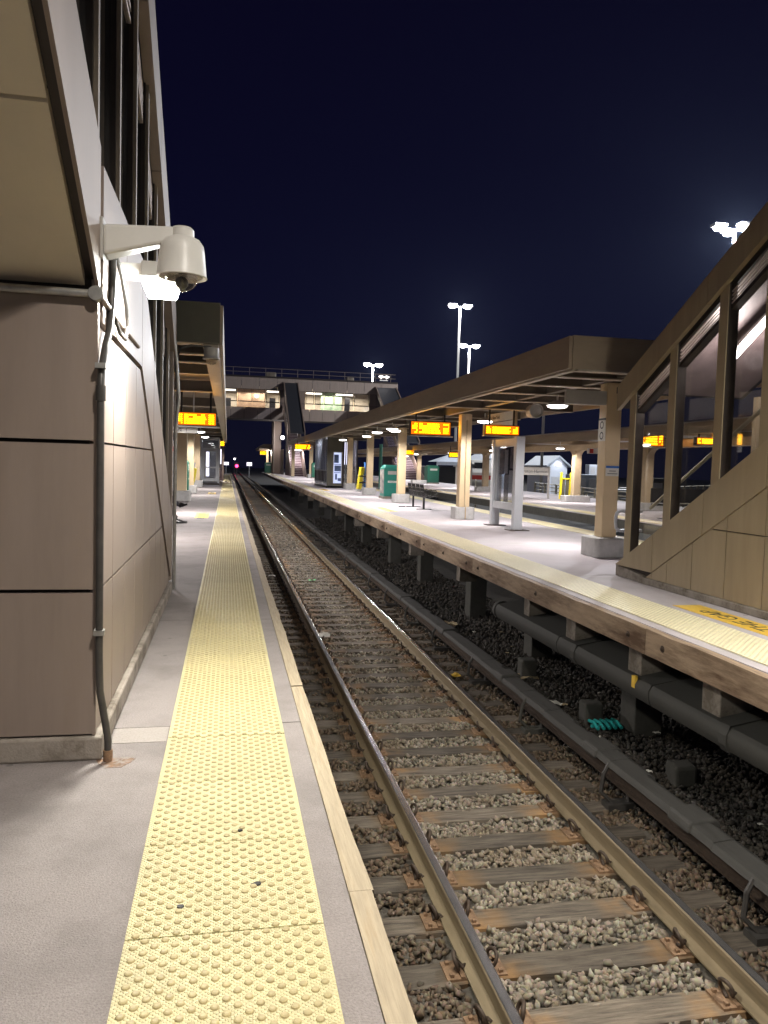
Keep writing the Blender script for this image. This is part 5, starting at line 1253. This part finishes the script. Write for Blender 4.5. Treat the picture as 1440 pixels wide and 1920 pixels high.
for a, b in ((-.9, .8), (4.5, 5.9), (9.2, 11.1), (12.9, 15.0)): ob('ceiling_light', MB().box(a, 95.6, 9.84, b, 96.2, 9.96), 'L_room', FB)
ob('round_lamp', MB().lathe([(.0, .22), (.18, .12), (.22, 0), (.18, -.12), (.0, -.22)], (3.35, 96.9, 9.35), 16), 'L_room', FB)
for x in (0, 3.3, 7, 10.5, 13, 15.6): light('AREA', 'room_glow', (x, 96.4, 9.8), 130, (1, .86, .66), FB, 2.4, 1.2, aim=(x, 96.4, 0))
mb = MB(); 
for zz in (12.05, 12.55): mb.tube([(BX0, 95.1, zz), (20.1, 95.1, zz)], .03, 5)
for x in np.arange(BX0, 20.2, 1.9): mb.tube([(x, 95.1, 11.6), (x, 95.1, 12.6)], .03, 5)
ob('roof_rail', mb, 'beam', FB)
ob('roof_unit', MB().box(4.4, 96, 11.6, 5.6, 97, 12.25), 'beam', FB, bevel=.1); ob('roof_unit', MB().box(14.2, 96, 11.6, 15.1, 97, 12.1), 'beam', FB, bevel=.1)
lt = thing('roof_lamp', 'twin white lamp on the right end of the footbridge roof', 'lamp', (18.6, 94.9, 12.1))
ob('lens', MB().lathe([(.0, .15), (.28, .08), (.3, 0), (.0, -.16)], (18.25, 94.8, 12.2), 12).lathe([(.0, .15), (.28, .08), (.3, 0), (.0, -.16)], (18.95, 94.8, 12.2), 12), 'L_white', lt); ob('bracket', MB().box(18.1, 94.9, 11.75, 19.1, 95.0, 11.85).box(18.22, 94.9, 11.85, 18.28, 95, 12.1).box(18.92, 94.9, 11.85, 18.98, 95, 12.1), 'lightgrey', lt)
def flight_roof(x0, x1, yt, zt_, yb, zb_, label, stairs=True, lit=1):
    r = thing('stair_enclosure', label, 'stair building', ((x0+x1)/2, yb, 0))
    f = lambda y: zb_+(zt_-zb_)*(y-yb)/(yt-yb)
    ob('roof', MB().px([(yb, f(yb)-.15), (yt, f(yt)-.15), (yt, f(yt)), (yb, f(yb))], x0, x1), 'navyroof', r)
    ob('roof_edge', MB().px([(yb, f(yb)-.5), (yt, f(yt)-.5), (yt, f(yt)+.12), (yb, f(yb)+.12)], x0-.12, x0-.01).px([(yb, f(yb)-.5), (yt, f(yt)-.5), (yt, f(yt)+.12), (yb, f(yb)+.12)], x1+.01, x1+.12), 'tower', r)
    ob('side_glass', MB().px([(yb, f(yb)-2.6), (yt, f(yt)-2.6), (yt, f(yt)-.5), (yb, f(yb)-.5)], x0-.06, x0-.05), 'glassS', r)
    ob('skirt', MB().px([(yb-3, 0), (yt, 0), (yt, f(yt)-2.7), (yb, f(yb)-2.7), (yb-3, .3)], x1-.05, x1+.03), 'tower', r)
    ob('lower_band', MB().px([(yb-2, max(.2, f(yb-2)-3.4)), (yt, f(yt)-3.4), (yt, f(yt)-2.6), (yb-2, f(yb-2)-2.6)], x0-.1, x0-.02), 'tower', r)
    mb = MB(); n2 = MB(); ys0 = yb-.6; n = 26
    for k in range(n):
        yy = ys0+.33*k; zz = .185*k
        mb.box(x0+.1, yy, zz*0, x1-.1, yy+.33, zz+.185); n2.box(x0+.1, yy-.03, zz+.187, x1-.1, yy+.06, zz+.212)
    ob('flight', mb, 'tread', r); ob('nosings', n2, 'nosing', r)
    light('AREA', 'stair_glow', ((x0+x1)/2, yb+.3, 3.0), 160*lit, (1, .93, .97), r, 1.5, .8, aim=((x0+x1)/2, yb+2, 0.3))
    ob('stair_lamp', MB().box(x0+.35, yb-.6, 2.75, x1-.35, yb-.3, 2.83), 'L_tube', r)
    return r
flight_roof(6.55, 8.05, 94.8, 10.95, 84.5, 4.7, 'dark roofed stair enclosure slanting from the footbridge onto the middle platform')
flight_roof(17.7, 20.1, 94.8, 10.9, 82, 4.0, 'dark roofed stair enclosure slanting from the footbridge onto the third platform')
tw = thing('tower', 'brown clad tower under the footbridge left of the long canopy end', 'tower', (6.1, 98, 0))
ob('shaft', MB().box(5.45, 99.2, 0, 6.55, 101.5, 6.5), 'tower', tw)
ob('shaft_fin', MB().box(5.62, 98.9, 0, 5.72, 99.18, 6.5).box(6.50, 94.0, 0, 6.58, 99.0, 3.0), 'panel', tw)
tl2 = thing('wall_lamp', 'round white wall lamp on the brown tower', 'lamp', (6.6, 98.8, 4.5))
ob('lens', MB().lathe([(.0, .26), (.18, .18), (.25, 0), (.18, -.18), (.0, -.26)], (6.62, 97.6, 4.5), 14), 'L_white', tl2); ob('bracket', MB().box(6.55, 97.6, 4.45, 6.68, 99.2, 4.55), 'lightgrey', tl2)
light('POINT', 'tower_glow', (6.5, 97.0, 4.5), 160, (1, .97, .95), tl2, .2)
fc = thing('canopy', 'small distant canopy beyond the footbridge on the middle platform', 'canopy', (5, 106, 2.4))
ob('roof', MB().px([(100, 2.95), (112, 2.95), (112, 3.15), (100, 3.15)], 3.9, 6.6), 'canopy', fc); ob('ridge', MB().py([(3.7, 3.16), (6.7, 3.16), (5.6, 3.75), (4.6, 3.75)], 103, 111), 'canopy', fc)
for x, lb in ((5.1, 'distant column under the farthest canopy, left one'), (5.75, 'distant column under the farthest canopy, right one')): column(x, 103.5, 2.95, .28, lb, (.5, .5, .3), notch=False)
light('POINT', 'far_glow', (5.2, 101.5, 2.6), 120, (1, .95, .85), fc, .3)
for x, y_, z_, w_, h, lb in ((-.22, 150, .95, .9, .55, 'pale square board at the far end of the left platform'), (4.05, 150, .95, .95, .65, 'pale square board at the far end of the middle platform')):
    b = thing('end_board', lb, 'board', (x, y_, 0)); ob('plate', MB().box(x-w_/2, y_, z_-h/2, x+w_/2, y_+.05, z_+h/2), 'L_backlit', b); ob('post', MB().box(x-.05, y_+.06, -1.7, x+.05, y_+.12, z_), 'alu', b)  # board face glows by itself
sg = thing('signal', 'red railway signal lamp far down the track', 'signal', (2.2, 190, -1.7))
ob('post', MB().box(2.12, 190.1, -1.7, 2.28, 190.3, 1.2), 'black', sg); ob('head', MB().box(1.85, 190, -.3, 2.55, 190.2, 1.1), 'black', sg)
ob('lens', MB().lathe([(.0, -.2), (.25, -.1), (.36, 0), (.36, .05), (.0, .06)], (2.2, 189.9, .30), 14, 'y'), 'L_red', sg); light('POINT', 'red_glow', (2.2, 189.3, .3), 12, (1, .05, .15), sg, .3)
wl = thing('signal', 'tiny white lamp far down the line above the red signal', 'signal', (1.6, 180, -1.7))
ob('post', MB().box(1.52, 180.1, -1.7, 1.62, 180.2, 1.9), 'black', wl); ob('lens', MB().box(1.4, 180, 1.75, 1.8, 180.05, 2.1), 'L_white', wl)

# ------------------------------------------------------------------ pole lamps
def pole_lamp(x, y, h, label, n=2, P=900, s=1.):
    r = thing('pole_lamp', label, 'pole lamp', (x, y, -1.7), 'tall twin headed pole lamps in the yard')
    ob('pole', MB().tube([(x, y, -1.7), (x, y, h)], .28*s, 8, r2=.17*s), 'lightgrey', r, smooth=True)
    hs = [(-1.35, 0), (1.35, 0)] if n == 2 else [(-1.9, 0), (1.9, 0), (.4, -1.2), (.2, 1.4)]
    for dx, dy in hs:
        hd = ob('head', MB().box(x+dx*s-.75*s, y+dy*s-.5*s, h+.15, x+dx*s+.75*s, y+dy*s+.5*s, h+.45), 'lightgrey', r, bevel=.05)
        ob('lens', MB().lathe([(.6*s, .14), (.5*s, -.1*s), (.0, -.28*s)], (x+dx*s, y+dy*s, h), 12), 'L_pole', hd)
    ob('cross_arm', MB().box(x-2.0*s, y-.06, h-.02, x+2.0*s, y+.06, h+.12), 'lightgrey', r)
    light('POINT', 'pole_glow', (x, y-1.2, h-.6), P*10, (.92, .95, 1), r, .6)
    return r
pole_lamp(38.3, 130, 28.6, 'tallest twin headed pole lamp above the middle canopy', s=1.0)
pole_lamp(46.4, 150, 25.2, 'second twin headed pole lamp just below and right of the tallest', s=1.0)
pole_lamp(27.2, 150, 20.5, 'twin headed pole lamp behind the footbridge railing', s=.9)
pole_lamp(48.2, 70, 25.3, 'four headed pole lamp at the top right over the stair roof', 4, 3800, .9)
for x, y_, h, lb in ((25.0, 60, 7.0, 'slim grey mast beyond the third canopy'),):
    tag(ob('mast', MB().tube([(x, y_, -1.7), (x, y_, h)], .12, 8), 'lightgrey', loc=(x, y_, -1.7)), lb, 'mast')

# ------------------------------------------------------------------ yard behind the third platform
def shed(x0, x1, y0, y1, h, rh, label, lamp=False):
    r = thing('shed', label, 'shed', ((x0+x1)/2, y0, -1.7))
    ob('walls', MB().box(x0, y0, -1.7, x1, y1, h), 'shedw', r)
    xm = (x0+x1)/2
    ob('gable', MB().py([(x0, h), (x1, h), (xm, h+rh)], y0, y1), 'shedw', r)
    mb = MB()
    mb.py([(x0-.4, h-.15), (xm, h+rh+.02), (xm, h+rh+.22), (x0-.4, h+.05)], y0-.4, y1+.4); mb.py([(x1+.4, h-.15), (xm, h+rh+.02), (xm, h+rh+.22), (x1+.4, h+.05)], y0-.4, y1+.4)
    ob('roof', mb, 'shedr', r); ob('door', MB().box(xm-.8, y0-.05, -1.7, xm+.8, y0-.01, .6), 'alu', r)
    if lamp:
        ob('gable_lamp', MB().box(xm-.25, y0-.3, h+.1, xm+.25, y0-.06, h+.4), 'L_white', r); light('POINT', 'gable_glow', (xm, y0-1.2, h+.2), 10, (.9, .95, 1), r, .3)
    return r
shed(39.3, 41.75, 92, 99, 1.95, 1.1, 'pale grey gabled shed with a lamp on its gable, beyond the third platform', True)
shed(26.6, 30.2, 80, 88, 1.9, .9, 'whitish gabled shed left of the notice frame, beyond the third platform')
tt = thing('tent', 'white peaked tent roof over dark equipment beyond the third platform', 'tent', (21.8, 75, -1.7))
ob('roof', MB().add([(20.0, 74, 1.95), (23.3, 74, 1.95), (23.3, 77.5, 1.95), (20.0, 77.5, 1.95), (21.7, 75.7, 2.7)], [(0, 1, 4), (1, 2, 4), (2, 3, 4), (3, 0, 4)]), 'shedw', tt)
ob('valance', MB().box(20.0, 73.95, 1.62, 23.3, 73.99, 1.95), 'shedw', tt)
for x in (20.05, 23.25): ob('leg', MB().box(x-.05, 74, -1.7, x+.05, 74.1, 1.95), 'shedw', tt)
ob('side_flap', MB().py([(23.1, 1.95), (23.34, 1.95), (23.34, .9), (23.2, .9)], 74, 77), 'shedw', tt)
tn = thing('locomotive', 'dark locomotive front with a white and red nose, beyond the third platform', 'train', (22.2, 78, -1.7))
ob('body', MB().box(20.2, 76.5, -1.2, 23.4, 90, 1.5), 'navyroof', tn, bevel=.1)
ob('nose', MB().px([(70.8, -.6), (76.4, -.6), (76.4, 2.2), (71.4, 2.2), (70.9, 1.0)], 22.6, 24.6), 'white', tn, bevel=.06)
ob('nose_stripe', MB().box(22.58, 70.75, .35, 24.62, 70.79, .75), 'red', tn); ob('windscreen', MB().box(22.9, 71.05, 1.4, 24.3, 71.2, 1.95), 'navyroof', tn)
ob('bogie', MB().box(20.4, 77, -1.68, 23.2, 80, -1.22), 'black', tn)
def rail_fence(x0, y0, x1, y1, label, h=1.15, z0=-.1, n=8, m='fencep'):
    r = thing('yard_fence', label, 'fence', ((x0+x1)/2, (y0+y1)/2, z0)); mb = MB()
    for k in range(n+1):
        t = k/n; x, y_ = x0+(x1-x0)*t, y0+(y1-y0)*t; mb.box(x-.06, y_-.06, -1.7, x+.06, y_+.06, z0+h)
    ob('fence_posts', mb, m, r); mb = MB()
    for zz in (.45, .8, 1.1): mb.tube([(x0, y0, z0+zz*h/1.15), (x1, y1, z0+zz*h/1.15)], .035, 5)
    ob('fence_rails', mb, m, r); return r
rail_fence(19.6, 30, 24.5, 60, 'pale pipe fence behind the station name sign', .9, -.5, 9)
rail_fence(19.5, 60, 24, 74, 'pale pipe fence farther left behind the second column', .9, -.5, 6)
rail_fence(26, 42, 34, 50, 'pale pipe fence right of the yellow ramp frame in the yard', 1.1, -.4, 6)
rail_fence(22, 26, 26, 34, 'pale pipe fence seen through the right stair glass', 1.1, -.5, 6)
def tank(x, y, z0, w_, d, h, label, m='white', name='equipment_box'):
    r = thing(name, label, 'equipment box', (x, y, z0))
    ob('case', MB().box(x-w_/2, y-d/2, z0, x+w_/2, y+d/2, z0+h), m, r, bevel=.04); ob('door', MB().box(x-w_*.4, y-d/2-.02, z0+h*.15, x-w_*.05, y-d/2-.005, z0+h*.8).box(x+w_*.05, y-d/2-.02, z0+h*.15, x+w_*.4, y-d/2-.005, z0+h*.8), 'alu', r)
    ob('legs', MB().box(x-w_*.45, y-.1, -1.7, x-w_*.38, y+.1, z0).box(x+w_*.38, y-.1, -1.7, x+w_*.45, y+.1, z0), 'alu', r); return r
tank(22.6, 40, .45, 1.05, .8, .75, 'white equipment box on a stand seen through the first stair pane')
tank(39.4, 80, .75, 1.5, 1., 1.4, 'pale blue tank box in the yard left of the nearest column', 'shedw')
tank(27.5, 52, -1.0, 2.2, 1.4, 1.2, 'low grey equipment box behind the pipe fence', 'alu')
tank(24.6, 44, -1.2, 1.8, 1.2, 1.0, 'low dark equipment box behind the station name sign', 'trough')
tank(33.5, 70, -.8, 3.0, 1.6, 1.9, 'grey equipment box between the sheds', 'shedr')
tank(35.5, 60, -.9, 2.6, 1.6, 1.9, 'weathered equipment box behind the yard fence', 'conc_dark')
def pipe_rack(x, y, label, m='fencep'):
    r = thing('pipe_rack', label, 'pipe rack', (x, y, -1.7)); mb = MB()
    for k in range(4): mb.tube([(x+.5*k, y, -1.7), (x+.5*k, y, .1+.2*(k % 2))], .05, 6)
    mb.tube([(x-.1, y, -.3), (x+1.6, y, .05)], .05, 6); mb.tube([(x-.1, y, .0), (x+1.0, y+.2, -1.0), (x+1.7, y+.2, -1.3)], .06, 6)
    ob('pipework', mb, m, r); return r
pipe_rack(21.3, 44, 'tangle of pale pipes left of the yellow ramp frame'); pipe_rack(24.5, 42, 'tangle of green pipes right of the tan knee column', mat('faded green', (.2, .28, .18), .6)); pipe_rack(19.8, 26, 'tangle of pale pipes behind the far bench')
def yard_car(x, y, label, m):
    r = thing('parked_car', label, 'car', (x, y, -1.7))
    ob('body', MB().px([(y-2.1, -1.35), (y+2.1, -1.35), (y+2.1, -.85), (y+1.3, -.78), (y+.8, -.35), (y-.9, -.35), (y-1.4, -.78), (y-2.1, -.9)], x-.85, x+.85), m, r, bevel=.06)
    ob('side_glass', MB().px([(y-1.25, -.76), (y+1.15, -.76), (y+.72, -.42), (y-.82, -.42)], x-.865, x-.855), 'navyroof', r)
    for dy in (-1.3, 1.3): ob('wheel', MB().lathe([(.0, -.09), (.3, -.09), (.33, -.05), (.33, .05), (.3, .09), (.0, .09)], (x-.78, y+dy, -1.37), 14, 'x'), 'blackp', r)
    return r
cars = [(46, 84, 'white car parked in the yard beyond the third platform', 'white'), (49, 86, 'silver car parked in the yard behind the nearest column', 'alu'), (33, 96, 'red car parked between the pale sheds', 'red'), (52, 84, 'dark car parked at the right of the yard', 'navyroof'), (44.2, 92, 'grey car parked beside the gabled shed with a lamp', 'lightgrey')]
for c_ in cars: yard_car(*c_)
bn2 = thing('bench', 'dark bench on the third platform seen through the first stair pane', 'bench', (14.2, 22.5, 0))
ob('seat', MB().box(13.2, 22.3, .42, 15.3, 22.7, .47), 'black', bn2); ob('backrest', MB().box(13.2, 22.7, .5, 15.3, 22.76, .95), 'black', bn2)
for x in (13.6, 14.9): ob('leg', MB().box(x-.04, 22.45, .02, x+.04, 22.55, .42).box(x-.2, 22.35, 0, x+.2, 22.65, .02), 'black', bn2)

# ------------------------------------------------------------------ litter by the track
def crumple(name, x, y, z, s, m, label, cat):
    mb = MB(); n = 5; vs = []; fs = []
    rs = random.Random(hash((round(x, 2), round(y, 2))) % 1000)
    for j in range(n):
        for i_ in range(n): vs.append((x+s*(i_/(n-1)-.5)*(1+.3*rs.random()), y+s*.8*(j/(n-1)-.5)*(1+.3*rs.random()), z+.012+rs.uniform(0, s*.22)))
    for j in range(n-1):
        for i_ in range(n-1): fs.append((j*n+i_, j*n+i_+1, (j+1)*n+i_+1, (j+1)*n+i_))
    o = ob(name, mb.add(vs, fs), m, loc=(x, y, z)); sd = o.modifiers.new('th', 'SOLIDIFY'); sd.thickness = .004
    return tag(o, label, cat)
crumple('plastic_bag', 1.66, 13.6, -1.60, .26, 'paper', 'crumpled white plastic bag lying against the nearer rail', 'plastic bag')
crumple('paper_scrap', 2.21, 20.2, -1.62, .16, mat('green wrap', (.16, .55, .22), .4), 'small green wrapper lying between the rails', 'wrapper')
crumple('paper_scrap', 1.22, 21.0, -1.62, .16, 'paper', 'white paper scrap in the shadow beside the near platform', 'paper scrap')
crumple('dry_leaf', 4.40, 10.8, -1.66, .24, 'leaf', 'large dry leaf on the black cinders below the cable trough', 'leaf')
crumple('paper_scrap', 4.30, 9.55, -1.66, .16, 'paper', 'pale crumpled paper on the cinders left of the teal grille', 'paper scrap')
crumple('paper_scrap', 3.84, 8.0, -1.66, .10, 'paper', 'small white scrap right beside the third rail cover', 'paper scrap')
crumple('paper_scrap', 3.30, 10.9, -1.63, .17, 'ypaint', 'yellow wrapper lying just outside the farther rail', 'wrapper')
crumple('dry_leaf', 4.25, 14.6, -1.66, .34, 'leaf', 'brown paper bag beside the third rail farther down', 'paper bag')
for k in range(26):
    x, y_ = random.uniform(3.8, 5.2), random.uniform(5, 15)
    crumple('litter_bit', x, y_, -1.66, random.uniform(.03, .08), random.choice(['paper', 'leaf', 'leaf']), 'tiny pale scrap of litter on the black cinders', 'litter scrap')['group'] = 'tiny scraps of litter on the cinders'
gr = MB()
for k in range(5): gr.tube([(4.35+.075*k, 8.42, -1.60), (4.37+.075*k, 8.56, -1.575), (4.38+.075*k, 8.72, -1.60)], .022, 6)
gr.box(4.33, 8.55, -1.63, 4.70, 8.58, -1.60)
tag(ob('plastic_grille', gr, 'teal2', loc=(4.5, 8.57, -1.63), smooth=True), 'teal ribbed plastic piece lying on the cinders', 'plastic piece')
for x, y_, s in ((.12, 2.60, .016), (-.125, 2.50, .013), (.07, 3.0, .010)):
    pts = [(x+s*random.uniform(.6, 1.2)*math.cos(a), y_+s*random.uniform(.5, 1.)*math.sin(a)) for a in np.linspace(0, 2*PI, 9)[:-1]]
    tag(ob('debris', MB().pz(pts, .011, .017), 'black', loc=(x, y_, .012)), 'small black speck of debris on the yellow tiles', 'debris', 'black specks on the yellow tiles')

# ------------------------------------------------------------------ unseen lamps for the near scene; arm lamp and right floodlight are added
def unseen_lamp(x, y, h, label, P, aim, col=(1, .93, .83), spot=150):
    r = thing('platform_lamp', label, 'lamp post', (x, y, 0))
    ob('post', MB().tube([(x, y, 0), (x, y, h)], .06, 10), 'lightgrey', r, smooth=True)
    ob('head', MB().box(x-.25, y-.15, h, x+.25, y+.15, h+.1), 'lightgrey', r, bevel=.02); ob('lens', MB().box(x-.2, y-.1, h-.02, x+.2, y+.1, h-.004), 'L_down', r)
    light('SPOT', 'post_glow', (x, y+.1, h-.06), P, col, r, .15, spot=spot, blend=.5, aim=aim); return r
unseen_lamp(-.45, -4.2, 2.5, 'lamp post on the near platform behind the viewer', 38, (1.2, 4, -1))
r = thing('platform_lamp', 'tall arm lamp on the middle platform behind the viewer', 'lamp post', (5.0, .4, 0))  # added lamp, its long arm shaped to light the near track
ob('post', MB().tube([(5.0, .4, 0), (5.0, .4, 5.0), (4.9, .4, 5.25), (4.6, .4, 5.4), (1.15, .4, 5.4)], .06, 10), 'lightgrey', r, smooth=True)
ob('head', MB().box(.7, .25, 5.33, 1.2, .55, 5.45), 'lightgrey', r, bevel=.02); ob('lens', MB().box(.75, .3, 5.30, 1.15, .5, 5.326), 'L_down', r)
light('SPOT', 'post_glow', (.95, .4, 5.26), 640, (1, .93, .83), r, .15, spot=104, blend=.9, aim=(1.7, 3.0, -1))

fr = thing('floodlight', 'white wall floodlight on the right stair enclosure beside the viewer', 'floodlight', (5.36, 4.4, 3.3))  # added out of view to brighten the near tactile strip
ob('housing', MB().px([(4.2, 3.30), (4.28, 3.40), (4.52, 3.40), (4.60, 3.30)], 5.02, 5.22), 'white', fr, bevel=.01)
ob('bracket', MB().box(5.2, 4.34, 3.32, 5.37, 4.46, 3.38), 'white', fr)
ob('lens', MB().box(5.04, 4.22, 3.27, 5.20, 4.58, 3.297), 'L_flood', fr)
light('AREA', 'flood_beam', (5.12, 4.4, 3.26), 85, (1, .97, .88), fr, .16, .3, aim=(4.2, 4.9, 0))

# thin haze added round everything to stand in for lens glow at the lamps
hz = bpy.data.materials.new('haze'); hz.use_nodes = True; N = hz.node_tree.nodes; L = hz.node_tree.links
N.remove(N['Principled BSDF']); v = N.new('ShaderNodeVolumePrincipled'); v.inputs['Density'].default_value = .00006
v.inputs['Color'].default_value = (.55, .68, 1, 1); v.inputs['Anisotropy'].default_value = .35
L.new(v.outputs[0], N['Material Output'].inputs['Volume']); M['haze'] = hz
tag(ob('haze', MB().box(-160, -70, -2.8, 260, 410, 40), 'haze'), 'thin night haze over the station', None, None, 'stuff')
